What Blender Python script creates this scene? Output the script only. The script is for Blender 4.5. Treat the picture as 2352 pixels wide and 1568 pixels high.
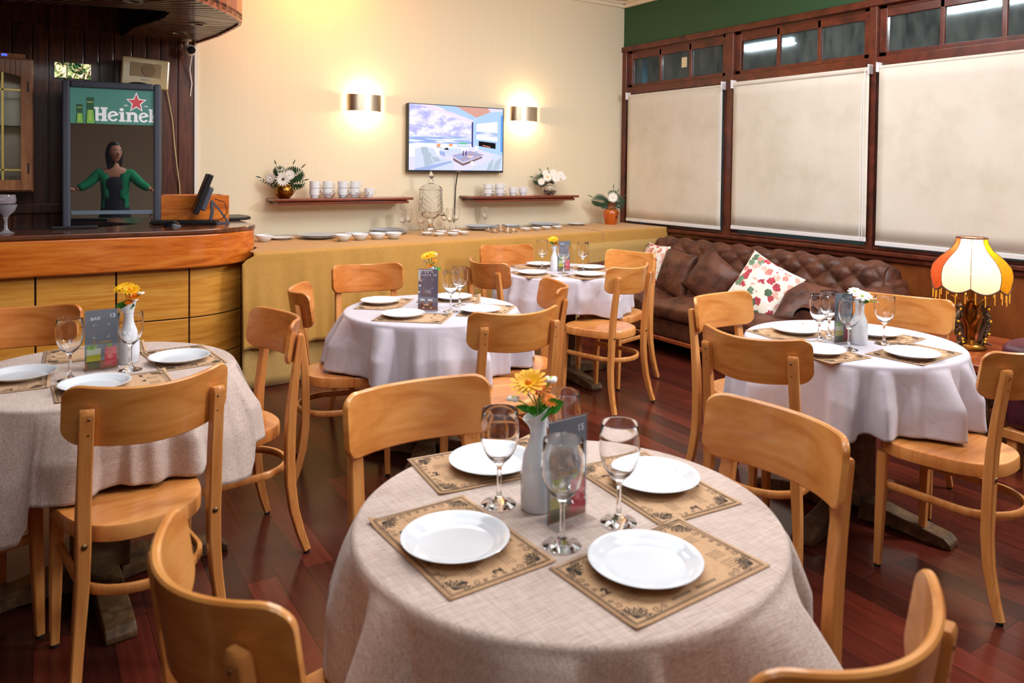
import bpy, bmesh, math, random
from math import sin, cos, pi, radians as R, sqrt, atan2
from mathutils import Vector, Matrix, noise
for o in list(bpy.data.objects): bpy.data.objects.remove(o)
S = bpy.context.scene; COL = S.collection
# ---------------------------------------------------------------- camera, world, lights, exposure
cam = bpy.data.cameras.new('camera'); co = bpy.data.objects.new('camera', cam); COL.objects.link(co)
cam.sensor_width = 36; cam.lens = 26.48; cam.shift_x = -0.0161; cam.shift_y = -0.1518
yaw, pit, rol = 0.5838, 0.024, 0.0123
fw = Vector((sin(yaw)*cos(pit), cos(yaw)*cos(pit), -sin(pit)))
rt = Vector((cos(yaw), -sin(yaw), 0)); up = rt.cross(fw)
r2 = rt*cos(rol) + up*sin(rol); u2 = up*cos(rol) - rt*sin(rol)
mw = Matrix((( r2.x, u2.x, -fw.x, 0), (r2.y, u2.y, -fw.y, 0), (r2.z, u2.z, -fw.z, 1.48), (0, 0, 0, 1)))
co.matrix_world = mw; S.camera = co
cam.clip_start = 0.05
cam.dof.use_dof = True; cam.dof.focus_distance = 3.9; cam.dof.aperture_fstop = 4.5
S.view_settings.view_transform = 'Standard'; S.view_settings.look = 'None'
S.view_settings.gamma = 1; S.view_settings.use_curve_mapping = False; S.view_settings.exposure = 0.37
W = bpy.data.worlds.new('world'); S.world = W; W.use_nodes = True
W.node_tree.nodes['Background'].inputs[0].default_value = (0.5, 0.6, 0.8, 1)
W.node_tree.nodes['Background'].inputs[1].default_value = 0.05
def area(name, loc, target, sx, sy, power, col):
    l = bpy.data.lights.new(name, 'AREA'); l.shape = 'RECTANGLE'; l.size = sx; l.size_y = sy; l.energy = power; l.color = col
    o = bpy.data.objects.new(name, l); COL.objects.link(o); o.location = loc
    o.rotation_euler = (Vector(target)-Vector(loc)).to_track_quat('-Z', 'Y').to_euler(); return o
def point(name, loc, power, col, r=0.03, parent=None):
    l = bpy.data.lights.new(name, 'POINT'); l.energy = power; l.color = col; l.shadow_soft_size = r
    o = bpy.data.objects.new(name, l); COL.objects.link(o); o.location = loc
    if parent: o.parent = parent
    return o
area('key_light', (4.7, 0.1, 3.0), (1.7, 3.3, 0.7), 0.8, 0.8, 100, (0.93, 0.97, 1.0))
area('ceiling_fill_middle', (1.6, 2.2, 3.2), (1.9, 2.6, 0), 2.6, 2.2, 72, (0.92, 0.97, 1.0))  # added soft fill standing in for bounced light, not a room fixture
area('ceiling_fill_back', (3.1, 3.6, 3.2), (3.3, 4.2, 0.0), 3.0, 1.8, 105, (0.95, 0.97, 0.97))  # added fill to brighten the back wall and blinds, no real fixture
area('ceiling_fill_front', (0.2, 0.2, 3.15), (0.6, 2.0, 0.5), 1.6, 1.6, 24, (0.92, 0.96, 1.0))  # added weak fill from the front, no lamp hangs here
area('warm_ceiling_light', (2.0, 5.75, 3.2), (1.95, 6.3, 2.5), 0.3, 0.3, 9.5, (1.0, 0.42, 0.06))
# ---------------------------------------------------------------- materials
def lin(c):
    return tuple(((v/255)/12.92 if v/255 <= 0.04045 else ((v/255+0.055)/1.055)**2.4) for v in c) + (1,)
MATS = {}
def mat(name, rgb, rough=0.5, metal=0, spec=0.5, coat=0, trans=0, ior=1.45, emit=None, estr=0, sheen=0, alpha=None):
    m = bpy.data.materials.new(name); m.use_nodes = True; b = m.node_tree.nodes['Principled BSDF']
    b.inputs['Base Color'].default_value = lin(rgb); b.inputs['Roughness'].default_value = rough
    b.inputs['Metallic'].default_value = metal; b.inputs['Specular IOR Level'].default_value = spec
    b.inputs['Coat Weight'].default_value = coat; b.inputs['Coat Roughness'].default_value = 0.08
    b.inputs['Transmission Weight'].default_value = trans; b.inputs['IOR'].default_value = ior
    if sheen: b.inputs['Sheen Weight'].default_value = sheen
    if emit: b.inputs['Emission Color'].default_value = lin(emit); b.inputs['Emission Strength'].default_value = estr
    MATS[name] = m; return m
def N(m, t, **kw):
    n = m.node_tree.nodes.new(t)
    for k, v in kw.items():
        if hasattr(n, k): setattr(n, k, v)
        else: n.inputs[k].default_value = v
    return n
def L(m, a, b): m.node_tree.links.new(a, b)
def coords(m, scale=(1,1,1), rot=(0,0,0), kind='Object'):
    t = N(m, 'ShaderNodeTexCoord'); mp = N(m, 'ShaderNodeMapping')
    mp.inputs['Scale'].default_value = scale; mp.inputs['Rotation'].default_value = rot
    L(m, t.outputs[kind], mp.inputs[0]); return mp.outputs[0]
def ramp(m, fac, stops):
    r = N(m, 'ShaderNodeValToRGB'); el = r.color_ramp.elements
    while len(el) < len(stops): el.new(0.5)
    for e, (p, c) in zip(el, stops): e.position = p; e.color = lin(c)
    L(m, fac, r.inputs[0]); return r.outputs[0]
def bump(m, h, strength=0.3, dist=0.01):
    b = N(m, 'ShaderNodeBump'); b.inputs['Strength'].default_value = strength; b.inputs['Distance'].default_value = dist
    L(m, h, b.inputs['Height']); L(m, b.outputs[0], m.node_tree.nodes['Principled BSDF'].inputs['Normal'])
def bc(m): return m.node_tree.nodes['Principled BSDF'].inputs['Base Color']
def wood(name, a, b, c, scale=(1,1,1), rough=0.35, coat=0.3, nscale=3.0, rot=(0,0,0), kind='Object', dist=1.5):
    m = mat(name, a, rough, coat=coat)
    v = coords(m, scale, rot, kind)
    n = N(m, 'ShaderNodeTexNoise', Scale=nscale, Detail=6.0, Roughness=0.55, Distortion=dist); L(m, v, n.inputs['Vector'])
    n2 = N(m, 'ShaderNodeTexNoise', Scale=nscale*7, Detail=3.0, Roughness=0.6); L(m, v, n2.inputs['Vector'])
    mx = N(m, 'ShaderNodeMath', operation='MULTIPLY_ADD'); mx.inputs[1].default_value = 0.25
    L(m, n2.outputs[0], mx.inputs[0]); L(m, n.outputs[0], mx.inputs[2])
    L(m, ramp(m, mx.outputs[0], [(0.38, b), (0.6, a), (0.82, c)]), bc(m)); return m
chair_wood = wood('honey_beech', (212,138,68), (184,106,42), (226,160,90), (0.9,0.9,4.5), 0.3, 0.35, 2.2)
chair_wood_r = wood('reddish_beech', (200,120,56), (168,90,34), (214,142,78), (0.9,0.9,4.5), 0.28, 0.4, 2.2)
chair_leg_r = wood('reddish_beech_leg', (204,130,68), (182,106,50), (216,148,84), (9,9,0.7), 0.32, 0.3, 2.5)
seat_wood_r = wood('reddish_beech_seat', (194,116,56), (164,90,40), (210,138,76), (1,7,1), 0.26, 0.4, 2.2)
chair_leg_wood = wood('honey_beech_leg', (208,136,72), (188,114,54), (220,154,88), (9,9,0.7), 0.32, 0.3, 2.5)
seat_wood = wood('honey_beech_seat', (204,130,66), (178,102,44), (220,150,84), (1,7,1), 0.26, 0.4, 2.2)
red_wood = wood('dark_red_wood', (88,36,20), (54,22,12), (110,48,28), (1.2,1.2,1.2), 0.35, 0.3, 4)
shelf_wood = wood('mahogany', (116,48,24), (84,32,16), (136,60,32), (0.6,5,5), 0.28, 0.5, 4)
bar_orange = wood('bar_fascia_wood', (206,104,30), (156,70,15), (222,132,50), (0.8,2,7), 0.25, 0.6, 2.6)
bar_panel = wood('bar_panel_wood', (216,144,56), (188,112,32), (230,166,76), (1,2,16), 0.3, 0.4, 2.4, dist=0.6)
bar_top = wood('bar_top_wood', (96,52,32), (66,34,22), (120,66,42), (0.8,6,1), 0.18, 0.7, 3)
foot_wood = wood('worn_dark_wood', (92,66,42), (50,34,22), (120,92,62), (3,3,3), 0.5, 0.1, 4)
cab_wood = wood('cabinet_wood', (150,94,56), (116,66,36), (172,112,70), (5,5,0.8), 0.4, 0.2, 3)
side_wood = wood('side_table_wood', (138,62,30), (100,42,20), (156,78,42), (4,1,4), 0.25, 0.5, 3)
panel_wood = wood('wainscot_wood', (122,62,22), (96,44,14), (140,76,32), (1,1.5,0.6), 0.4, 0.2, 2)
dark_wood = wood('bar_wall_wood', (78,36,22), (46,20,13), (110,58,34), (8,8,0.6), 0.35, 0.3, 3)
hood_wood = wood('hood_wood', (96,62,44), (66,40,28), (120,80,58), (1.5,1.5,1.5), 0.35, 0.3, 4)
hood_red = wood('hood_red_wood', (150,68,36), (110,46,24), (170,86,50), (6,6,0.7), 0.3, 0.4, 3)
end_grain = mat('dark_joint', (40,22,14), 0.6)
# floor of narrow jatoba boards along Y
m = mat('jatoba_floor', (88,34,24), 0.22, coat=0.0, spec=0.3); floor_mat = m
v = coords(m, (1,1,1), (0,0,R(90)))
br = N(m, 'ShaderNodeTexBrick', offset=0.37, squash=1.0); br.inputs['Scale'].default_value = 1.0
br.inputs['Brick Width'].default_value = 1.15; br.inputs['Row Height'].default_value = 0.105; br.inputs['Mortar Size'].default_value = 0.0012; br.inputs['Mortar Smooth'].default_value = 0.2
br.inputs['Color1'].default_value = lin((98,40,28)); br.inputs['Color2'].default_value = lin((60,25,19)); br.inputs['Mortar'].default_value = lin((28,12,9)); br.inputs['Bias'].default_value = 0.05
L(m, v, br.inputs['Vector'])
v2 = coords(m, (26,1.6,1)); n = N(m, 'ShaderNodeTexNoise', Scale=1.6, Detail=6.0, Distortion=0.8); L(m, v2, n.inputs['Vector'])
mx = N(m, 'ShaderNodeMixRGB', blend_type='OVERLAY'); mx.inputs[0].default_value = 0.55
L(m, br.outputs[0], mx.inputs[1]); L(m, n.outputs[0], mx.inputs[2]); L(m, mx.outputs[0], bc(m))
rr = N(m, 'ShaderNodeMapRange'); rr.inputs[3].default_value = 0.13; rr.inputs[4].default_value = 0.28; L(m, n.outputs[0], rr.inputs[0]); L(m, rr.outputs[0], m.node_tree.nodes['Principled BSDF'].inputs['Roughness'])
bump(m, br.outputs['Fac'], -0.15, 0.003)
# walls
m = mat('cream_wallcovering', (230,214,188), 0.75, spec=0.3); cream = m
v = coords(m, (60,60,0.6)); n = N(m, 'ShaderNodeTexNoise', Scale=2.0, Detail=3.0); L(m, v, n.inputs['Vector'])
L(m, ramp(m, n.outputs[0], [(0.3, (228,214,185)), (0.7, (231,217,189))]), bc(m))
green_paint = mat('green_paint', (44,80,48), 0.6); ceil_mat = mat('ceiling_paint', (226,204,182), 0.8)
white_trim = mat('white_trim', (228,222,216), 0.45); moulding = mat('cream_moulding', (236,220,196), 0.5)
# fabrics
def fabric(name, a, b, sc=260, rough=0.9, bs=0.15, blot=None):
    m = mat(name, a, rough, spec=0.2, sheen=0.2); v = coords(m, (1,1,1))
    n = N(m, 'ShaderNodeTexNoise', Scale=sc, Detail=2.0); L(m, v, n.inputs['Vector'])
    n2 = N(m, 'ShaderNodeTexNoise', Scale=(blot or 30), Detail=4.0, Roughness=0.7); L(m, v, n2.inputs['Vector'])
    ad = N(m, 'ShaderNodeMath', operation='ADD'); L(m, n.outputs[0], ad.inputs[0]); L(m, n2.outputs[0], ad.inputs[1])
    hv = N(m, 'ShaderNodeMath', operation='MULTIPLY'); hv.inputs[1].default_value = 0.5; L(m, ad.outputs[0], hv.inputs[0])
    L(m, ramp(m, hv.outputs[0], [(0.36, a), (0.64, b)]), bc(m)); bump(m, n.outputs[0], bs, 0.002); return m
linen = fabric('beige_linen', (170,146,134), (213,193,183), 150, 0.95, 0.2, 40)
ns = [n for n in linen.node_tree.nodes if n.type == 'TEX_NOISE']  # threads running both ways
for n_, sc_ in zip(ns, ((0.12, 2.6, 2.6), (1.9, 0.09, 0.5))):
    mp_ = N(linen, 'ShaderNodeMapping'); mp_.inputs['Scale'].default_value = sc_; mp_.inputs['Rotation'].default_value = (0, 0, 0.5)
    lk = n_.inputs['Vector'].links[0]; src = lk.from_socket; linen.node_tree.links.remove(lk); L(linen, src, mp_.inputs[0]); L(linen, mp_.outputs[0], n_.inputs['Vector'])
ns[1].inputs['Scale'].default_value = 170
lilac = fabric('pale_lilac_cotton', (186,178,187), (195,187,196), 200, 0.85, 0.05)
n = N(lilac, 'ShaderNodeTexNoise', Scale=5.0, Detail=2.0, Distortion=2.5); L(lilac, coords(lilac, (1,1,1)), n.inputs['Vector']); bump(lilac, n.outputs[0], 0.10, 0.03)
gold = fabric('gold_satin_cloth', (184,134,62), (194,144,72), 90, 0.6, 0.05)
gold_low = fabric('pale_gold_cloth', (180,142,80), (190,152,92), 90, 0.6, 0.05)
blind_mat = mat('roller_blind_fabric', (218,210,198), 0.85, spec=0.2)
v = coords(blind_mat, (1,0.9,0.9)); n = N(blind_mat, 'ShaderNodeTexNoise', Scale=3.0, Detail=6.0, Roughness=0.6); L(blind_mat, v, n.inputs['Vector'])
L(blind_mat, ramp(blind_mat, n.outputs[0], [(0.32, (210,201,186)), (0.5, (219,211,198)), (0.7, (223,216,205))]), bc(blind_mat))
blind_white = mat('blind_white_plastic', (232,230,232), 0.4)
def leather(name, a, b, c):
    m = mat(name, a, 0.42, spec=0.45); v = coords(m, (1,1,1))
    n = N(m, 'ShaderNodeTexNoise', Scale=7.0, Detail=6.0, Roughness=0.65); L(m, v, n.inputs['Vector'])
    L(m, ramp(m, n.outputs[0], [(0.35, b), (0.5, a), (0.7, c)]), bc(m))
    n2 = N(m, 'ShaderNodeTexNoise', Scale=26.0, Detail=5.0); L(m, v, n2.inputs['Vector']); bump(m, n2.outputs[0], 0.35, 0.01)
    rr = N(m, 'ShaderNodeMapRange'); rr.inputs[3].default_value = 0.32; rr.inputs[4].default_value = 0.62; L(m, n.outputs[0], rr.inputs[0]); L(m, rr.outputs[0], m.node_tree.nodes['Principled BSDF'].inputs['Roughness']); return m
brown_leather = leather('brown_leather', (82,44,30), (52,27,19), (106,62,42))
maroon_leather = leather('maroon_leather', (82,30,42), (62,22,32), (96,40,52))
# floral cushion print
m = mat('floral_cotton', (226,216,200), 0.85); floral = m
v = coords(m, (1,1,1))
vo = N(m, 'ShaderNodeTexVoronoi', Scale=17.0); vo.inputs['Randomness'].default_value = 0.9
nz = N(m, 'ShaderNodeTexNoise', Scale=34.0, Detail=2.0); L(m, v, nz.inputs['Vector'])
mv = N(m, 'ShaderNodeMixRGB', blend_type='ADD'); mv.inputs[0].default_value = 0.045; L(m, v, mv.inputs[1]); L(m, nz.outputs['Color'], mv.inputs[2])
L(m, mv.outputs[0], vo.inputs['Vector'])
hue = N(m, 'ShaderNodeSeparateColor'); L(m, vo.outputs['Color'], hue.inputs[0])
pet = ramp(m, hue.outputs[0], [(0.0, (176,66,76)), (0.24, (206,128,116)), (0.42, (222,172,156)), (0.55, (110,132,104)), (0.70, (84,106,82)), (0.80, (236,232,228))])
m.node_tree.nodes[-1].color_ramp.interpolation = 'CONSTANT'
for nd in m.node_tree.nodes:
    if nd.type == 'VALTORGB': nd.color_ramp.interpolation = 'CONSTANT'
st = N(m, 'ShaderNodeMath', operation='LESS_THAN'); st.inputs[1].default_value = 0.50; L(m, vo.outputs['Distance'], st.inputs[0])
n3 = N(m, 'ShaderNodeTexNoise', Scale=60.0, Detail=2.0); L(m, v, n3.inputs['Vector'])
sh = N(m, 'ShaderNodeMixRGB', blend_type='OVERLAY'); sh.inputs[0].default_value = 0.7; L(m, pet, sh.inputs[1]); L(m, n3.outputs[0], sh.inputs[2])
fm = N(m, 'ShaderNodeMixRGB'); fm.inputs[1].default_value = lin((230,222,208)); L(m, st.outputs[0], fm.inputs[0]); L(m, sh.outputs[0], fm.inputs[2])
L(m, fm.outputs[0], bc(m))
# hard goods
china = mat('white_china', (224,227,233), 0.12, coat=0.4); grey_china = mat('grey_glazed_china', (192,197,206), 0.35)
glass = mat('clear_glass', (255,255,255), 0.0, trans=1, ior=1.45)
acrylic = mat('clear_acrylic', (250,252,255), 0.02)
def thin(m, gl=0.08):
    nt = m.node_tree; out = nt.nodes['Material Output']; tr = nt.nodes.new('ShaderNodeBsdfTransparent'); g = nt.nodes.new('ShaderNodeBsdfGlossy'); g.inputs['Roughness'].default_value = 0.03
    lw = nt.nodes.new('ShaderNodeMapRange'); lw2 = nt.nodes.new('ShaderNodeLayerWeight'); lw2.inputs[0].default_value = 0.2; nt.links.new(lw2.outputs['Facing'], lw.inputs[0]); lw.inputs[3].default_value = gl*0.5; lw.inputs[4].default_value = 0.5; mx_ = nt.nodes.new('ShaderNodeMixShader'); tr.inputs[0].default_value = (0.97, 0.98, 0.99, 1)
    nt.links.new(lw.outputs[0], mx_.inputs[0]); nt.links.new(tr.outputs[0], mx_.inputs[1]); nt.links.new(g.outputs[0], mx_.inputs[2]); nt.links.new(mx_.outputs[0], out.inputs[0])
thin(acrylic)
black_plastic = mat('black_plastic', (22,22,24), 0.35); dark_grey = mat('dark_grey_plastic', (74,76,88), 0.45)
steel = mat('brushed_steel', (214,196,172), 0.34, metal=1); brass = mat('antique_brass', (150,104,44), 0.3, metal=1); silver = mat('antique_silver', (160,150,138), 0.4, metal=1)
pewter = mat('bronze_feather', (112,96,78), 0.4, metal=0.8)
rubber = mat('black_rubber', (16,16,16), 0.7); bolt_m = mat('bolt_metal', (130,110,80), 0.35, metal=1)
kraft = fabric('kraft_paper', (186,146,108), (198,158,120), 120, 0.9, 0.05); ink = mat('black_ink', (52,40,30), 0.8); ink2 = mat('brown_ink', (112,86,58), 0.8)
leaf_g = mat('leaf_green', (62,140,30), 0.5); leaf_d = mat('dark_leaf_green', (34,62,30), 0.5); lime = mat('lime_green', (170,200,70), 0.5)
petal_y = mat('yellow_petal', (248,186,10), 0.5); petal_o = mat('orange_petal', (244,140,12), 0.5); petal_w = mat('white_petal', (238,232,224), 0.5); dark_core = mat('dark_red_core', (74,20,24), 0.6)
terra = mat('glazed_terracotta', (186,88,26), 0.22, coat=0.5); terra_d = mat('brown_glaze', (112,66,36), 0.3); terra_i = mat('dark_glaze_drawing', (84,36,16), 0.4)
night = mat('night_outside', (18,26,26), 0.8); wall_out = mat('corridor_wall', (104,116,112), 0.8)
m = mat('dusty_window_glass', (176,186,184), 0.27, trans=0.82, ior=1.05); dusty = m
v = coords(m, (1,2.2,0.8)); n = N(m, 'ShaderNodeTexNoise', Scale=4.0, Detail=6.0, Roughness=0.7); L(m, v, n.inputs['Vector'])
rr = N(m, 'ShaderNodeMapRange'); rr.inputs[1].default_value = 0.35; rr.inputs[2].default_value = 0.75; rr.inputs[3].default_value = 0.96; rr.inputs[4].default_value = 0.8; L(m, n.outputs[0], rr.inputs[0]); L(m, rr.outputs[0], m.node_tree.nodes['Principled BSDF'].inputs['Transmission Weight'])
# ---------------------------------------------------------------- mesh helpers
class MB:
    def __init__(s): s.v = []; s.f = []; s.m = []; s.mi = 0; s.T = Matrix()
    def av(s, p): s.v.append(tuple(s.T @ Vector(p))); return len(s.v)-1
    def af(s, idx): s.f.append(tuple(idx)); s.m.append(s.mi)
    def box(s, c, d, rz=0):
        x, y, z = c; a, b, h = d[0]/2, d[1]/2, d[2]/2
        q = [(-a,-b,-h),(a,-b,-h),(a,b,-h),(-a,b,-h),(-a,-b,h),(a,-b,h),(a,b,h),(-a,b,h)]
        i = [s.av((x+p[0]*cos(rz)-p[1]*sin(rz), y+p[0]*sin(rz)+p[1]*cos(rz), z+p[2])) for p in q]
        for f in ((0,3,2,1),(4,5,6,7),(0,1,5,4),(1,2,6,5),(2,3,7,6),(3,0,4,7)): s.af([i[k] for k in f])
        return s
    def b2(s, x0, x1, y0, y1, z0, z1): return s.box(((x0+x1)/2,(y0+y1)/2,(z0+z1)/2), (x1-x0,y1-y0,z1-z0))
    def rings(s, rings, cap=True, closed=True):
        n = len(rings[0]); ids = [[s.av(p) for p in r] for r in rings]
        for a, b in zip(ids, ids[1:]):
            for k in range(n if closed else n-1): s.af((a[k], a[(k+1)%n], b[(k+1)%n], b[k]))
        if cap: s.af(list(reversed(ids[0]))); s.af(ids[-1])
        return s
    def lathe(s, prof, n=32, c=(0,0,0), cap=False, sx=1, sy=1):
        return s.rings([[(c[0]+r*sx*cos(2*pi*k/n), c[1]+r*sy*sin(2*pi*k/n), c[2]+z) for k in range(n)] for r, z in prof], cap)
    def tube(s, pts, rad, n=8, cap=True, flat=1.0, upv=(0,0,1), tw=None):
        P = [Vector(p) for p in pts]; rr = []
        for i, p in enumerate(P):
            t = (P[min(i+1,len(P)-1)]-P[max(i-1,0)]).normalized()
            u = Vector(upv); 
            if abs(t.dot(u)) > 0.98: u = Vector((0,1,0)) if abs(t.y) < 0.9 else Vector((1,0,0))
            a = t.cross(u).normalized(); b = a.cross(t)
            r = rad[i] if isinstance(rad, (list, tuple)) else rad
            rr.append([p + a*r*cos(2*pi*k/n) + b*r*flat*sin(2*pi*k/n) for k in range(n)])
        return s.rings(rr, cap)
    def bar(s, pts, dims, side=(1,0,0), rnd=0.25):
        # rectangular (rounded) section swept along pts; dims (w along side, h across) or list
        P = [Vector(p) for p in pts]; rr = []
        for i, p in enumerate(P):
            t = (P[min(i+1,len(P)-1)]-P[max(i-1,0)]).normalized()
            sd = side[i] if isinstance(side, list) else side
            a = Vector(sd); a = (a - t*a.dot(t)).normalized(); b = t.cross(a)
            w, h = dims[i] if isinstance(dims, list) else dims
            w /= 2; h /= 2; c = min(w, h)*rnd
            rr.append([p + a*x + b*y for x, y in ((w,-h+c),(w,h-c),(w-c,h),(-w+c,h),(-w,h-c),(-w,-h+c),(-w+c,-h),(w-c,-h))])
        return s.rings(rr)
    def grid(s, fn, nu, nv, cu=False, flip=False):
        ids = [[s.av(fn(u/nu, v/nv)) for v in range(nv+1)] for u in range(nu if cu else nu+1)]
        for u in range(nu):
            a = ids[u]; b = ids[(u+1) % len(ids)]
            for v in range(nv):
                q = (a[v], b[v], b[v+1], a[v+1]); s.af(q[::-1] if flip else q)
        return s
    def prism(s, out, z0, z1):
        n = len(out); a = [s.av((x,y,z0)) for x, y in out]; b = [s.av((x,y,z1)) for x, y in out]
        s.af(a[::-1]); s.af(b)
        for k in range(n): s.af((a[k], a[(k+1)%n], b[(k+1)%n], b[k]))
        return s
    def sph(s, c, r, n=12, sx=1, sy=1, sz=1):
        return s.rings([[(c[0]+r*sx*sin(pi*j/n)*cos(2*pi*k/(n*2)), c[1]+r*sy*sin(pi*j/n)*sin(2*pi*k/(n*2)), c[2]-r*sz*cos(pi*j/n)) for k in range(n*2)] for j in ([0.08]+list(range(1,n))+[n-0.08])])
    def build(s, name, mats, parent=None, smooth=40, bevel=0, sub=0, loc=None, rz=0, solid=0, soff=-1):
        me = bpy.data.meshes.new(name); me.from_pydata(s.v, [], s.f); 
        if not isinstance(mats, (list, tuple)): mats = [mats]
        for q in mats: me.materials.append(q)
        me.polygons.foreach_set('material_index', s.m)
        bm = bmesh.new(); bm.from_mesh(me)
        if not getattr(s, 'keepn', False): bmesh.ops.recalc_face_normals(bm, faces=bm.faces)
        bm.to_mesh(me); bm.free()
        if smooth: me.shade_smooth(); me.set_sharp_from_angle(angle=R(smooth))
        me.update(); o = bpy.data.objects.new(name, me); COL.objects.link(o)
        if solid:
            q = o.modifiers.new('s', 'SOLIDIFY'); q.thickness = solid; q.offset = soff
        if bevel:
            q = o.modifiers.new('b', 'BEVEL'); q.width = bevel; q.segments = 3; q.limit_method = 'ANGLE'; q.angle_limit = R(50)
        if sub:
            q = o.modifiers.new('u', 'SUBSURF'); q.levels = q.render_levels = sub
        if parent: o.parent = parent
        if loc: o.location = loc
        o.rotation_euler.z = rz
        return o
def tag(o, label, cat=None, group=None, kind=None):
    if label: o['label'] = label
    if cat: o['category'] = cat
    if group: o['group'] = group
    if kind: o['kind'] = kind
    return o
def empty(name, loc=(0,0,0), rz=0):
    o = bpy.data.objects.new(name, None); COL.objects.link(o); o.empty_display_size = 0.05
    o.location = loc; o.rotation_euler.z = rz; return o
def kids(o): return [c for c in COL.objects if c.parent == o]
TREE = {}
def dup(o, loc, rz=0, label=None, group=None, parent=None):
    c = o.copy(); COL.objects.link(c)
    if parent: c.parent = parent
    else: c.location = loc; c.rotation_euler.z = rz
    if label: c['label'] = label
    if group: c['group'] = group
    if o.name not in TREE: TREE[o.name] = kids(o)
    for k in TREE[o.name]: dup(k, None, parent=c)
    return c
class Proto:
    """first placement moves the built thing itself, later ones are copies with their parts"""
    def __init__(s, o): s.o = o; s.used = False
    def put(s, loc, rz=0, label=None, group=None):
        if s.used: return dup(s.o, loc, rz, label, group)
        s.used = True; s.o.location = loc; s.o.rotation_euler.z = rz
        if label: s.o['label'] = label
        if group: s.o['group'] = group
        TREE[s.o.name] = kids(s.o)
        return s.o
def text(name, body, size, m, parent, loc, rot=(0,0,0), off=0.0, ext=0.0002, align='CENTER', sx=1, space=1.0):
    c = bpy.data.curves.new(name, 'FONT'); c.body = body; c.size = size; c.extrude = ext; c.offset = off; c.align_x = align; c.space_character = space
    t = bpy.data.objects.new(name, c); COL.objects.link(t)
    dg = bpy.context.evaluated_depsgraph_get(); me = bpy.data.meshes.new_from_object(t.evaluated_get(dg))
    bpy.data.objects.remove(t); me.materials.clear(); me.materials.append(m)
    o = bpy.data.objects.new(name, me); COL.objects.link(o); o.location = loc; o.rotation_euler = rot; o.scale = (sx, 1, 1)
    if parent: o.parent = parent
    return o
random.seed(7)
# ---------------------------------------------------------------- room shell
XR, YB, ZC = 5.40, 6.32, 3.26
def struct(o): o['kind'] = 'structure'; return o
struct(MB().b2(-3.0, XR+0.12, -2.6, YB+0.12, -0.08, 0).build('floor', floor_mat, smooth=0))
struct(MB().b2(-3.0, XR+0.12, -2.6, YB+0.12, ZC+0.02, ZC+0.1).build('ceiling', ceil_mat, smooth=0))
struct(MB().b2(1.06, XR+0.12, YB, YB+0.12, 0, ZC+0.02).build('wall_back', cream, smooth=0))
b = MB().b2(-3.0, 1.06, YB, YB+0.12, 0, ZC+0.02)
x = -2.9
k = 0
while x < 1.0:
    w = 0.095 if k % 3 else 0.12
    b.mi = 0; b.b2(x+0.003, min(x+w-0.004, 1.055), YB-0.016, YB, 0.0, 2.44); x += w; k += 1
struct(b.build('wall_bar', [dark_wood], smooth=0, bevel=0.003))
struct(MB().b2(-3.1, -3.0, -2.6, YB+0.12, 0, ZC+0.02).build('wall_left', red_wood, smooth=0))
struct(MB().b2(-3.0, XR+0.12, -2.7, -2.6, 0, ZC+0.02).build('wall_front', cream, smooth=0))
struct(MB().b2(1.058, 1.083, YB-0.012, YB, 0, 2.42).build('trim_1', white_trim, smooth=0))
b = MB().b2(1.0, XR, YB-0.035, YB, ZC-0.035, ZC+0.02); b.b2(1.0, XR, YB-0.07, YB, ZC, ZC+0.02)
b.b2(XR-0.035, XR, -2.6, YB, ZC-0.035, ZC+0.02); b.b2(XR-0.07, XR, -2.6, YB, ZC, ZC+0.02)
struct(b.build('trim_2', moulding, smooth=0, bevel=0.004))
# window wall: green band above, wainscot below, wooden frame between
struct(MB().b2(XR, XR+0.12, -2.6, YB, 2.80, ZC+0.02).build('wall_right', green_paint, smooth=0))
b = MB().b2(XR, XR+0.12, -2.6, YB, 0, 0.82)
struct(b.build('wall_right_wainscot', panel_wood, smooth=0))
struct(MB().b2(XR-0.035, XR+0.1, -2.6, YB, 2.745, 2.80).build('trim_3', red_wood, smooth=0, bevel=0.006))
b = MB().b2(XR-0.055, XR+0.02, -2.6, YB, 0.85, 0.885); b.b2(XR-0.03, XR+0.02, -2.6, YB, 0.81, 0.85); b.b2(XR-0.012, XR+0.02, -2.6, YB, 0.885, 0.91)
struct(b.build('trim_4', red_wood, smooth=0, bevel=0.008))
struct(MB().b2(XR-0.012, XR+0.08, -2.6, YB, 2.285, 2.36).build('trim_5', red_wood, smooth=0, bevel=0.006))
posts = [(6.25, 6.32), (4.765, 4.86), (3.355, 3.42), (1.93, 2.0), (0.5, 0.58), (-0.95, -0.87), (-2.4, -2.32)]
for i, (a, c) in enumerate(posts):
    struct(MB().b2(XR-0.02, XR+0.1, a, c, 0.86, 2.80).build('trim_%d' % (6+i), red_wood, smooth=0, bevel=0.006))
bays = [(4.86, 6.25), (3.42, 4.765), (2.0, 3.355), (0.58, 1.93), (-0.87, 0.5), (-2.32, -0.95)]
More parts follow.
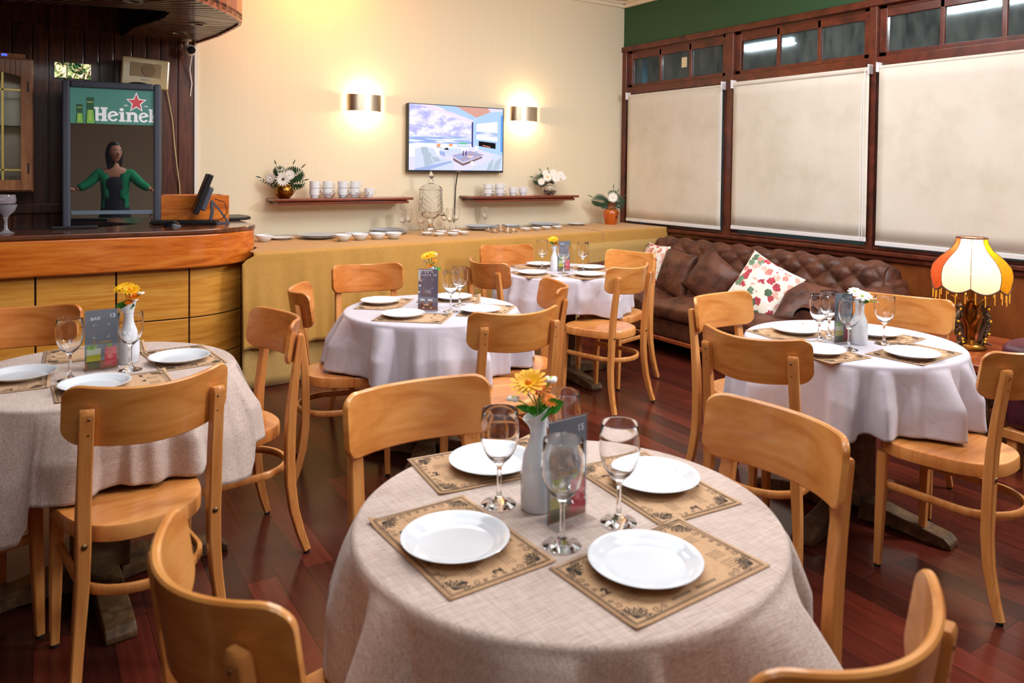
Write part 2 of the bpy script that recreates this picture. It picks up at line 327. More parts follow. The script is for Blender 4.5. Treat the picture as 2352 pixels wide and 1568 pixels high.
for i, (a, c) in enumerate(bays):
    w = empty('window_%d' % (i+1), (XR, (a+c)/2, 2.36)); w['kind'] = 'structure'
    hw = (c-a)/2; yo = (a+c)/2
    f = MB().b2(0.015, 0.06, -hw, hw, 0.36, 0.39).b2(0.015, 0.06, -hw, hw, 0.0, 0.035)
    f.b2(0.015, 0.06, -hw, -hw+0.06, 0, 0.39).b2(0.015, 0.06, hw-0.06, hw, 0, 0.39)
    nb = 3; pw = (2*hw-0.12)/nb
    for k in range(1, nb): f.b2(0.02, 0.055, -hw+0.06+k*pw-0.016, -hw+0.06+k*pw+0.016, 0.03, 0.37)
    f.b2(0.02, 0.055, -hw+0.05, hw-0.05, 0.30, 0.365)
    f.build('window_frame', red_wood, w, smooth=0, bevel=0.004)
    for k in range(nb): MB().b2(0.036, 0.040, -hw+0.06+k*pw+0.01, -hw+0.06+(k+1)*pw-0.01, 0.03, 0.31).build('pane', dusty, w, smooth=0)
    MB().b2(0.06, 0.065, -hw, hw, -1.46, -0.02).build('lower_pane', dusty, w, smooth=0)
# corridor outside the windows, dim, with invented tube lamps added to brighten the panes
struct(MB().b2(7.2, 7.3, -3.2, 8.2, -0.08, 3.6).build('wall_outside', wall_out, smooth=0))
struct(MB().b2(XR+0.12, 7.2, -3.2, 8.2, 3.5, 3.6).build('ceiling_outside', night, smooth=0))
tube_m = mat('added_tube_lamp', (240,250,255), 0.5, emit=(200,225,255), estr=6)
blue_m = mat('blue_painted_post', (40,140,180), 0.6)
for i, (y, z) in enumerate([(5.0, 2.75), (7.55, 2.9), (2.95, 2.80), (1.4, 2.95)]):
    f = empty('added_tube_lamp', (6.15, y, z)); tag(f, ['added tube lamp outside brightening the middle transom windows', 'added tube lamp outside brightening the corner transom windows', 'added tube lamp outside brightening the right transom windows', 'added tube lamp outside beyond the frame edge'][i], 'lamp')
    MB().b2(-0.05, 0.05, -0.32, 0.32, 0.02, 0.06).build('housing', white_trim, f, smooth=0, bevel=0.005)
    MB().tube([(0, -0.3, 0), (0, 0.3, 0)], 0.016, 12).build('tube', tube_m, f)
    MB().tube([(0, 0, 0.06), (0, 0, 3.5-z)], 0.006, 8).build('rod', white_trim, f)
    area('corridor_fill_%d' % i, (6.15, y, z-0.03), (6.15, y, 0), 0.1, 0.6, [26, 6, 26, 10][i], (0.85, 0.93, 1.0))  # added light under each invented tube, brightens the corridor behind the glass
tag(MB().b2(5.62, 5.70, 6.27, 6.36, -0.0, 3.5).build('post', blue_m, smooth=0), 'blue painted post outside the corner transom window', 'post')
tag(MB().b2(XR+0.030, XR+0.035, 5.40, 5.47, 2.50, 2.60).build('paper_note', mat('cream_note', (222,208,170), 0.8), smooth=0), 'small cream paper note stuck on the corner transom pane', 'note')
# roller blinds
def blind(y0, y1, ztop, zbot, label, chain=1, rollz=None, front=0):
    o = empty('roller_blind', (XR-0.05, (y0+y1)/2, zbot)); tag(o, label, 'blind', 'roller blinds over the windows')
    hw = (y1-y0)/2; H = ztop-zbot
    MB().grid(lambda u, v: (0.004*sin(u*9)*sin(v*3.1) - 0.0, -hw+2*hw*u, 0.03+(H-0.03)*v), 24, 12).build('fabric', blind_mat, o, solid=0.0015, soff=0)
    MB().b2(-0.008, 0.006, -hw, hw, 0, 0.032).build('bottom_bar', blind_white, o, smooth=0, bevel=0.003)
    MB().tube([(0.012, -hw, H), (0.012, hw, H)], 0.024 if front else 0.016, 20).build('roller', blind_mat, o)
    for s in (-1, 1):
        MB().b2(-0.03, 0.04, s*hw-0.004+s*0.006, s*hw+0.004+s*0.006, H-0.035, H+0.04).build('bracket', blind_white, o, smooth=0, bevel=0.003)
    if chain:
        y = -hw+0.02 if chain == 1 else -hw-0.012
        b = MB(); zl = 0.02 if chain == 1 else H*0.36
        pts = [(-0.028, y, H)]+[(-0.028, y+0.012*sin(k/3.0)*(0.3), H-(H-zl)*k/16) for k in range(1, 17)]
        b.tube(pts, 0.0025, 6); b.tube([(p[0], p[1]+0.02*min(1, (H-p[2])*3), p[2]) for p in pts], 0.0025, 6)
        b.build('chain', blind_white, o)
blind(4.855, 6.18, 2.26, 0.925, 'narrow cream roller blind beside the room corner', 2)
blind(3.39, 4.725, 2.262, 0.945, 'middle cream roller blind with a visible roller tube at top', 1, front=1)
blind(1.96, 3.31, 2.27, 0.925, 'large cream roller blind behind the fringed table lamp', 0)
blind(0.58, 1.90, 2.27, 0.925, 'cream roller blind beyond the right edge of the photo', 0)
# ---------------------------------------------------------------- bar
def barpath(off, x0=-2.2, yend=6.2, n=14):
    # plan outline of bar front offset outward by off
    yf = 5.20-off; xr = 1.165+off; r = 0.34+off
    P = [(x0, yf)]
    yf = 5.18-off; P = [(x0, yf)]; cx_, cy_, rr_ = 0.8, 5.66, 0.48+off
    P += [(x0+(cx_-x0)*k/8, yf) for k in range(1, 8)]
    P += [(cx_+rr_*sin(R(58)*k/n), cy_-rr_*cos(R(58)*k/n)) for k in range(n+1)]
    ex, ey = P[-1]
    P += [(ex+0.007, ey+0.02), (ex+0.010, ey+0.045), (ex+0.010, 5.7), (ex+0.010, yend)]
    return P
bar = empty('bar_counter', (0, 5.4, 0)); tag(bar, 'curved wooden bar counter with golden panels and thick orange edge', 'bar counter')
def ribbon(P, z0, z1, t, mats, name, bev=0.0, loc=(0,-5.4,0)):
    b = MB(); n = len(P); out = []
    for i, (x, y) in enumerate(P):
        a = Vector(P[max(i-1,0)]); c = Vector(P[min(i+1,n-1)]); d = (c-a).normalized(); nm = Vector((-d.y, d.x))
        out.append((x+nm.x*t, y+nm.y*t))
    lo = [[(P[i][0],P[i][1],z0),(P[i][0],P[i][1],z1),(out[i][0],out[i][1],z1),(out[i][0],out[i][1],z0)] for i in range(n)]
    b.rings(lo); return b.build(name, mats, bar, smooth=30, bevel=bev, loc=loc)
ribbon(barpath(0.0), 0, 0.83, 0.03, end_grain, 'carcass')
top_o = barpath(0.092); inner = [(1.0, 6.2), (0.9, 5.95), (0.62, 5.75), (0.35, 5.52), (-2.2, 5.52)]
b = MB().prism(top_o + inner, 1.035, 1.066); b.build('worktop', bar_top, bar, smooth=30, bevel=0.007, loc=(0,-5.4,0))
ribbon(barpath(0.085), 0.825, 1.036, 0.03, bar_orange, 'fascia', 0.012)
# panels on the front: columns between dark joints
P = barpath(0.012); seg = [0]
for a, c in zip(P, P[1:]): seg.append(seg[-1]+sqrt((c[0]-a[0])**2+(c[1]-a[1])**2))
def at_s(s):
    for i in range(len(seg)-1):
        if seg[i+1] >= s:
            t = (s-seg[i])/(seg[i+1]-seg[i]); return (P[i][0]+(P[i+1][0]-P[i][0])*t, P[i][1]+(P[i+1][1]-P[i][1])*t)
    return P[-1]
cuts = [0]; s0 = 2.2+0.018
for k in range(-5, 3): cuts.append(s0+0.41*k)
cuts += [3.435, seg[-1]]
cuts = [c for c in cuts if c >= 0]
zr = [(0.005, 0.235), (0.243, 0.495), (0.503, 0.822)]
for a, c in zip(cuts, cuts[1:]):
    if c-a < 0.05: continue
    for z0, z1 in zr:
        m_ = max(2, int((c-a)/0.04)); pts = [at_s(a+0.005+(c-a-0.01)*k/m_) for k in range(m_+1)]
        ribbon(pts, z0, z1, 0.014, bar_panel, 'panel', 0.002)
# overhanging hood
hood = empty('bar_hood', (0, 5.4, 2.419)); tag(hood, 'dark slatted wooden hood hanging over the bar', 'bar hood')
ZH = 2.419
ho = [(-2.6, 0.9), (-0.6, 3.15), (0.45, 4.22), (0.82, 4.66), (1.00, 4.90), (1.10, 5.06), (1.155, 5.17), (1.175, 5.30), (1.172, 5.45), (1.15, 5.85), (1.085, 6.30)]
hi = [(-2.6, 3.2), (-1.0, 4.9), (-0.15, 5.439), (0.30, 5.26), (0.482, 5.208), (0.62, 5.16), (0.704, 5.154), (0.70, 5.40), (0.65, 5.65), (0.583, 5.919), (0.55, 6.30)]
# slats of the soffit (radiating boards)
def lerp(a, b, t): return (a[0]+(b[0]-a[0])*t, a[1]+(b[1]-a[1])*t)
nn = 0
b = MB(); b2_ = MB()
for i in range(len(ho)-1):
    L_ = sqrt((ho[i+1][0]-ho[i][0])**2+(ho[i+1][1]-ho[i][1])**2); m_ = max(1, int(L_/0.07))
    for k in range(m_):
        t0, t1 = k/m_, (k+1)/m_; g = 0.06
        a0, a1 = lerp(ho[i], ho[i+1], t0+g/1), lerp(ho[i], ho[i+1], t1); c0, c1 = lerp(hi[i], hi[i+1], t0+g), lerp(hi[i], hi[i+1], t1)
        b.prism([a0, a1, c1, c0], -0.0, 0.018)
b.build('soffit_boards', hood_wood, hood, smooth=0, bevel=0.002, loc=(0,-5.4,0))
MB().prism(ho + hi[::-1], 0.02, 0.04).build('soffit_backing', end_grain, hood, smooth=0, loc=(0,-5.4,0))
b = MB()
for i in range(len(ho)-1):
    L_ = sqrt((ho[i+1][0]-ho[i][0])**2+(ho[i+1][1]-ho[i][1])**2); m_ = max(1, int(L_/0.085))
    for k in range(m_):
        a0, a1 = lerp(ho[i], ho[i+1], k/m_+0.03), lerp(ho[i], ho[i+1], (k+1)/m_)
        d = (Vector(a1)-Vector(a0)).normalized(); nm = Vector((-d.y, d.x))*0.02
        b.prism([a0, a1, (a1[0]+nm.x, a1[1]+nm.y), (a0[0]+nm.x, a0[1]+nm.y)], -0.012, 0.82)
b.build('fascia_boards', hood_red, hood, smooth=0, bevel=0.003, loc=(0,-5.4,0))
b = MB()
for i in range(len(hi)-1):
    a0, a1 = hi[i], hi[i+1]; d = (Vector(a1)-Vector(a0)).normalized(); nm = Vector((-d.y, d.x))*0.02
    b.prism([a0, a1, (a1[0]-nm.x, a1[1]-nm.y), (a0[0]-nm.x, a0[1]-nm.y)], 0.0, 0.82)
b.build('inner_fascia', end_grain, hood, smooth=0, loc=(0,-5.4,0))
for p in [(0.939, 5.471), (0.886, 5.92), (0.495, 4.931)]:
    d = MB(); d.lathe([(0.055, 0.0), (0.055, -0.006), (0.036, -0.006), (0.034, 0.004), (0.01, 0.008)], 24, (p[0], p[1]-5.4, 0), True)
    d.build('downlight', silver, hood)
# dark joinery below the bar wall: back counter
b = MB().b2(-2.6, 0.10, 5.98, 6.30, 0, 0.98); b.b2(-2.6, 0.12, 5.95, 6.30, 0.98, 1.02)
tag(b.build('back_counter', dark_wood, smooth=0, bevel=0.004), 'dark wooden back counter against the bar wall under the cabinet', 'counter')
b = MB().b2(-2.6, 1.05, YB-0.05, YB-0.016, 1.12, 1.19)
tag(b.build('wall_rail', dark_wood, smooth=0, bevel=0.006), 'dark horizontal wooden rail on the bar wall behind the fridge', 'rail')
# open box shelf on the bar by the till
bx = MB().b2(0.66, 1.20, 5.76, 5.785, 1.067, 1.255); bx.b2(1.175, 1.20, 5.785, 6.05, 1.067, 1.255); bx.b2(0.66, 0.685, 5.785, 6.05, 1.067, 1.255); bx.b2(0.685, 1.175, 6.025, 6.05, 1.067, 1.255)
tag(bx.build('till_box', bar_orange, smooth=0, bevel=0.002), 'open orange wooden box standing on the bar behind the monitor', 'box')
# lower side ledge to the right of the bar (dark board)
tag(MB().prism([(0.92, 6.19), (1.37, 6.19), (1.40, 6.02), (1.38, 5.88), (1.33, 5.82), (0.92, 5.84)], 1.0665, 1.088).build('cutting_board', black_plastic, smooth=30, bevel=0.006), 'dark rounded board lying on the far end of the bar', 'board')
# ---------------------------------------------------------------- fridge with beer sign
fr = empty('bottle_fridge', (0.455, 5.74, 0), R(-9.5)); tag(fr, 'tall black bottle fridge with a green beer sign behind the bar', 'fridge')
FW, FH, FD = 0.291, 2.018, 0.0
green_sign = mat('green_beer_sign', (74,124,112), 0.4, emit=(74,124,112), estr=0.25)
fglass = mat('fridge_door_glass', (150,160,165), 0.01, metal=0, spec=1.0, trans=0.0)
fglass.node_tree.nodes['Principled BSDF'].inputs['Base Color'].default_value = lin((26,30,34))
fglass.node_tree.nodes['Principled BSDF'].inputs['IOR'].default_value = 2.7
MB().b2(-FW, FW, 0.045, 0.50, 0.02, FH-0.01).build('cabinet', black_plastic, fr, smooth=0, bevel=0.01)
d = MB().b2(-FW, -FW+0.045, -0.0, 0.045, 0.1, FH).b2(FW-0.045, FW, -0.0, 0.045, 0.1, FH).b2(-FW+0.045, FW-0.045, 0, 0.045, FH-0.045, FH).b2(-FW+0.045, FW-0.045, 0, 0.045, 0.1, 0.145)
dr = d.build('door', dark_grey, fr, smooth=0, bevel=0.012)
MB().b2(-FW+0.045, FW-0.045, 0.025, 0.03, 0.145, 1.738).build('glass_pane', fglass, dr, smooth=0)
MB().b2(-FW+0.045, FW-0.045, 0.022, 0.03, 1.738, FH-0.045).build('sign_panel', green_sign, dr, smooth=0)
sw = mat('sign_white', (236,234,236), 0.5, emit=(236,234,236), estr=0.15); sred = mat('sign_red', (214,84,92), 0.5, emit=(214,84,92), estr=0.1)
bot_g = mat('sign_bottle_green', (132,186,84), 0.4, emit=(132,186,84), estr=0.12); bot_d = mat('sign_bottle_dark', (60,104,76), 0.4)
lab_y = mat('sign_pale_green', (196,216,110), 0.4)
def flat(b, pts, y, z0=0): # polygon in the x-z plane facing -y
    b.af([b.av((p[0], y, p[1]+z0)) for p in pts])
def star(r, k=0.42, n=5): return [((r if i % 2 == 0 else r*k)*sin(pi*i/n), (r if i % 2 == 0 else r*k)*cos(pi*i/n)) for i in range(2*n)]
SX = Matrix.Scale(0.905, 4, (1, 0, 0))
b = MB(); b.keepn = 1; b.T = SX
def fan(b, pts, y, c):
    ci = b.av((c[0], y, c[1])); ids = [b.av((p[0]+c[0], y, p[1]+c[1])) for p in pts]
    for i in range(len(ids)): b.af((ci, ids[i], ids[(i+1) % len(ids)]))
SY = 0.0212
fan(b, star(0.072, 0.46), SY, (0.155, 1.888)); b.build('star_outline', sw, dr, smooth=0)
b = MB(); b.keepn = 1; b.T = SX; fan(b, star(0.058, 0.42), SY-0.0006, (0.155, 1.888)); b.build('star', sred, dr, smooth=0)
# slab serif lettering, heights relative to baseline
def quad(b, x0, x1, z0, z1, y): flat(b, [(x0, z0), (x1, z0), (x1, z1), (x0, z1)], y)
def arc(b, cx, cz, rx, rz, wx, wz, a0, a1, y, n=28):
    pr_ = None
    for i in range(n+1):
        a = a0+(a1-a0)*i/n; o_ = (cx+rx*cos(a), cz+rz*sin(a)); q_ = (cx+(rx-wx)*cos(a), cz+(rz-wz)*sin(a))
        if pr_: flat(b, [pr_[0], o_, q_, pr_[1]], y)
        pr_ = (o_, q_)
def let_e(b, x, z, w, h, y):
    cx, cz = x+w/2, z+h/2
    arc(b, cx, cz, w/2, h/2, w*0.25, h*0.17, R(20), R(325), y)
    flat(b, [(cx-w*0.3, cz-h*0.10), (cx+w*0.46, cz+h*0.10), (cx+w*0.5, cz+h*0.17), (cx+w*0.33, cz+h*0.30), (cx-w*0.3, cz+h*0.04)], y-0.0001)
b = MB(); b.keepn = 1; b.T = SX; ZB = 1.758; y = SY-0.0004
quad(b, -0.112, -0.092, ZB+0.006, ZB+0.088, y); quad(b, -0.07, -0.042, ZB, ZB+0.088, y); quad(b, -0.095, -0.065, ZB+0.036, ZB+0.052, y)
quad(b, -0.122, -0.089, ZB+0.078, ZB+0.092, y); quad(b, -0.079, -0.034, ZB+0.078, ZB+0.092, y); quad(b, -0.112, -0.087, ZB, ZB+0.012, y); quad(b, -0.079, -0.034, ZB-0.001, ZB+0.012, y)
let_e(b, -0.034, ZB-0.001, 0.073, 0.070, y)
quad(b, 0.049, 0.073, ZB, ZB+0.064, y); quad(b, 0.041, 0.06, ZB+0.053, ZB+0.064, y); quad(b, 0.040, 0.082, ZB-0.001, ZB+0.011, y); arc(b, 0.058, ZB+0.080, 0.014, 0.011, 0.0139, 0.0109, 0, 2*pi, y)
quad(b, 0.094, 0.117, ZB, ZB+0.064, y); quad(b, 0.086, 0.105, ZB+0.053, ZB+0.064, y); quad(b, 0.086, 0.125, ZB-0.001, ZB+0.011, y); arc(b, 0.132, ZB+0.041, 0.030, 0.025, 0.022, 0.017, R(0), R(150), y); quad(b, 0.140, 0.162, ZB, ZB+0.043, y); quad(b, 0.137, 0.169, ZB-0.001, ZB+0.011, y)
let_e(b, 0.170, ZB-0.002, 0.069, 0.068, y)
quad(b, 0.244, 0.264, ZB, ZB+0.088, y); quad(b, 0.238, 0.264, ZB+0.078, ZB+0.090, y); quad(b, 0.238, 0.2705, ZB-0.001, ZB+0.012, y); flat(b, [(0.262, ZB+0.030), (0.2705, ZB+0.036), (0.2705, ZB+0.052), (0.262, ZB+0.042)], y); flat(b, [(0.262, ZB+0.034), (0.2705, ZB+0.016), (0.2705, ZB+0.034), (0.264, ZB+0.044)], y)
b.build('lettering', sw, dr, smooth=0)
text('established_text', 'EST.', 0.014, sw, dr, (0.080, SY-0.0004, 1.862), (pi/2, 0, 0), 0.0004)
text('established_text', '1873', 0.014, sw, dr, (0.197, SY-0.0004, 1.860), (pi/2, 0, 0), 0.0004)
b = MB(); b.keepn = 1; b.T = SX
for x, s, hh in ((-0.213, 0.8, 0.125), (-0.146, 1.0, 0.172)):
    b.mi = 1; flat(b, [(x-0.032*s, 1.74), (x+0.034*s, 1.74), (x+0.026*s, 1.74+hh*0.55), (x+0.024*s, 1.74+hh*0.62), (x+0.026*s, 1.74+hh), (x-0.026*s, 1.74+hh), (x-0.024*s, 1.74+hh*0.62), (x-0.024*s, 1.74+hh*0.55)], y)
    b.mi = 0; flat(b, [(x-0.022*s, 1.742), (x+0.028*s, 1.742), (x+0.020*s, 1.74+hh*0.52), (x-0.016*s, 1.74+hh*0.52)], y-0.0003)
    b.mi = 2; flat(b, [(x-0.008*s, 1.76), (x+0.006*s, 1.76), (x+0.004*s, 1.74+hh*0.5), (x-0.004*s, 1.74+hh*0.5)], y-0.0006); flat(b, [(x-0.02*s, 1.74+hh*0.8), (x+0.02*s, 1.74+hh*0.8), (x+0.02*s, 1.74+hh*0.84), (x-0.02*s, 1.74+hh*0.84)], y-0.0006)
b.build('bottle_picture', [bot_g, bot_d, lab_y], dr, smooth=0)
MB().b2(-FW+0.05, FW-0.05, 0.018, 0.0245, 1.135, 1.16).build('shelf_rail', mat('grey_shelf', (110,122,136), 0.4), dr, smooth=0)
# things on and around the fridge
tag(MB().sph((0.62, 5.85, 2.02), 0.055, 8, 1.3, 0.9, 0.35).build('dark_bag', rubber), 'small dark bundle lying on top of the bottle fridge', 'bag')
sp = empty('wall_speaker', (0.69, 6.16, 2.02), R(-3)); tag(sp, 'beige box speaker with a round grille above the fridge', 'speaker')
beige = mat('beige_plastic', (196,170,118), 0.25, coat=0.5); grille = mat('beige_grille', (160,134,96), 0.6)
b = MB(); b.T = Matrix.Rotation(R(3), 4, 'Y'); b.b2(-0.155, 0.155, -0.09, 0.10, 0.0, 0.215); s1 = b.build('body', beige, sp, smooth=0, bevel=0.012)
b = MB(); b.T = Matrix.Rotation(R(3), 4, 'Y'); b.b2(-0.10, 0.10, -0.093, -0.088, 0.08, 0.18); b.build('grille', grille, sp, smooth=0, bevel=0.002)
b = MB(); b.T = Matrix.Rotation(R(3), 4, 'Y'); b.rings([[(0.02+r*cos(t*pi/16), yy, 0.13+r*sin(t*pi/16)) for t in range(32)] for r, yy in ((0.045, -0.0935), (0.045, -0.097), (0.001, -0.097))]); b.build('speaker_cone', mat('cone_brown', (140,112,78), 0.7), sp)
b = MB(); b.T = Matrix.Rotation(R(3), 4, 'Y'); b.b2(-0.025, 0.025, -0.094, -0.09, 0.055, 0.068); b.build('badge', silver, sp, smooth=0)
tag(MB().tube([(0.86, 6.28, 2.03), (0.90, 6.29, 1.8), (0.915, 6.285, 1.6), (0.93, 6.27, 1.45), (0.95, 6.29, 1.3), (0.955, 6.28, 1.1)], 0.004, 8).build('speaker_cable', mat('cream_cable', (196,178,130), 0.6)), 'pale cable hanging down the bar wall from the speaker', 'cable')
pl = MB(); pl.b2(0.135, 0.36, YB-0.03, YB-0.016, 2.075, 2.187)
pq = empty('wall_plaque', (0.25, YB-0.03, 2.13)); tag(pq, 'small shiny green and gold sign on the bar wall', 'sign')
plm = mat('gold_green_foil', (190,170,100), 0.12, metal=0.9)
v = coords(plm, (9,9,7)); n = N(plm, 'ShaderNodeTexNoise', Scale=1.6, Detail=1.0, Distortion=2.0); L(plm, v, n.inputs['Vector']); L(plm, ramp(plm, n.outputs[0], [(0.40, (52,98,62)), (0.5, (150,160,96)), (0.62, (250,236,180))]), bc(plm)); bump(plm, n.outputs[0], 0.12, 0.02)
MB().b2(-0.112, 0.112, -0.006, 0.014, -0.055, 0.057).build('sign_plate', plm, pq, smooth=0, bevel=0.002)
MB().b2(-0.04, -0.032, -0.009, -0.006, -0.05, 0.05).build('sign_divider', mat('sign_ivory', (230,224,190), 0.5), pq, smooth=0)
cc = empty('security_camera', (0.985, 6.20, 2.419)); tag(cc, 'white ball security camera under the hood corner', 'camera')
MB().lathe([(0.001, 0), (0.034, 0), (0.034, -0.012), (0.014, -0.016), (0.014, -0.05), (0.001, -0.05)], 20).build('mount', white_trim, cc)
MB().sph((0.02, -0.03, -0.085), 0.042, 12).build('head', white_trim, cc)
MB().lathe([(0.001, 0.012), (0.026, 0.010), (0.03, 0)], 20).build('lens', black_plastic, cc).matrix_local = Matrix.Translation((0.022, -0.066, -0.087)) @ Matrix.Rotation(R(90), 4, 'X') @ Matrix.Rotation(R(-12), 4, 'Y')
MB().bar([(-0.035, 0, -0.04), (-0.022, -0.012, -0.10)], (0.008, 0.005)).build('antenna', white_trim, cc)
MB().tube([(0.035, 0.0, -0.12), (0.03, 0.06, -0.22), (0.05, 0.09, -0.32), (0.04, 0.1, -0.42)], 0.005, 8).build('cable', white_trim, cc)
# wall cabinet on the bar wall
cb = empty('wall_cabinet', (-0.28, 6.0, 1.28)); tag(cb, 'wooden wall cabinet with an arched lattice glass door, left edge', 'cabinet')
MB().b2(-0.30, 0.295, 0.03, 0.04, 0, 0.0).v
b = MB().b2(-0.30, -0.27, 0.02, 0.30, 0, 0.88).b2(0.265, 0.295, 0.02, 0.30, 0, 0.88).b2(-0.27, 0.265, 0.02, 0.30, 0, 0.03).b2(-0.27, 0.265, 0.02, 0.30, 0.85, 0.88)
b.build('body', cab_wood, cb, smooth=0, bevel=0.004)
MB().b2(-0.27, 0.265, 0.285, 0.295, 0.03, 0.85).build('mirror_back', mat('mirror', (186,184,168), 0.3, metal=0.6), cb, smooth=0)
b = MB(); XL, XRr = -0.29, 0.288
b.b2(XL, XL+0.065, -0.005, 0.018, 0.01, 0.87); b.b2(XRr-0.065, XRr, -0.005, 0.018, 0.01, 0.87); b.b2(XL+0.065, XRr-0.065, -0.005, 0.018, 0.01, 0.08)
xs = [XL+0.065+(XRr-XL-0.13)*k/16 for k in range(17)]
arch = [0.69+0.10*sqrt(max(0, 1-((x-(XL+XRr)/2)/0.30)**2)) for x in xs]
for k in range(16): b.rings([[(x, -0.005, z), (x, 0.018, z), (x, 0.018, 0.87), (x, -0.005, 0.87)] for x, z in ((xs[k], arch[k]), (xs[k+1], arch[k+1]))])
dr2 = b.build('door', cab_wood, cb, smooth=0, bevel=0.003)
MB().b2(XL+0.06, XRr-0.06, 0.005, 0.009, 0.07, 0.80).build('glass_pane', glass, dr2, smooth=0)
MB().b2(0.12, 0.132, -0.004, 0.004, 0.075, 0.80).b2(-0.14, -0.128, -0.004, 0.004, 0.075, 0.80).b2(XL+0.06, XRr-0.06, -0.004, 0.004, 0.14, 0.15).b2(XL+0.06, XRr-0.06, -0.004, 0.004, 0.665, 0.675).build('lattice', mat('brass_came', (220,196,110), 0.3, metal=0.6), dr2, smooth=0)
for z in (0.12, 0.66): MB().b2(0.262, 0.27, -0.009, -0.004, z, z+0.07).build('hinge', black_plastic, dr2, smooth=0)
MB().b2(-0.265, 0.26, 0.06, 0.28, 0.43, 0.437).build('glass_shelf', mat('green_glass_edge', (60,110,90), 0.1, trans=0.6), cb, smooth=0)
tumb = MB().lathe([(0.001, 0), (0.024, 0), (0.028, 0.075), (0.0265, 0.075), (0.023, 0.006), (0.001, 0.006)], 16)
g0 = Proto(tag(tumb.build('tumbler', glass), 'x', 'glass', 'tumblers inside the wall cabinet'))
for k, x in enumerate([-0.065, -0.13, -0.195]):
    g0.put((x, 6.10, 1.311), 0, ['rightmost', 'middle', 'leftmost'][k]+' clear tumbler on the bottom shelf inside the wall cabinet')
rt_ = empty('router', (-0.10, 6.12, 2.162)); tag(rt_, 'router with a blue light on top of the wall cabinet', 'router')
MB().b2(-0.14, 0.07, -0.08, 0.08, 0, 0.032).build('case', cab_wood, rt_, smooth=0, bevel=0.004)
MB().b2(-0.06, -0.03, -0.084, -0.08, 0.012, 0.024).build('light', mat('blue_led', (40,60,255), 0.5, emit=(40,60,255), estr=4), rt_, smooth=0)
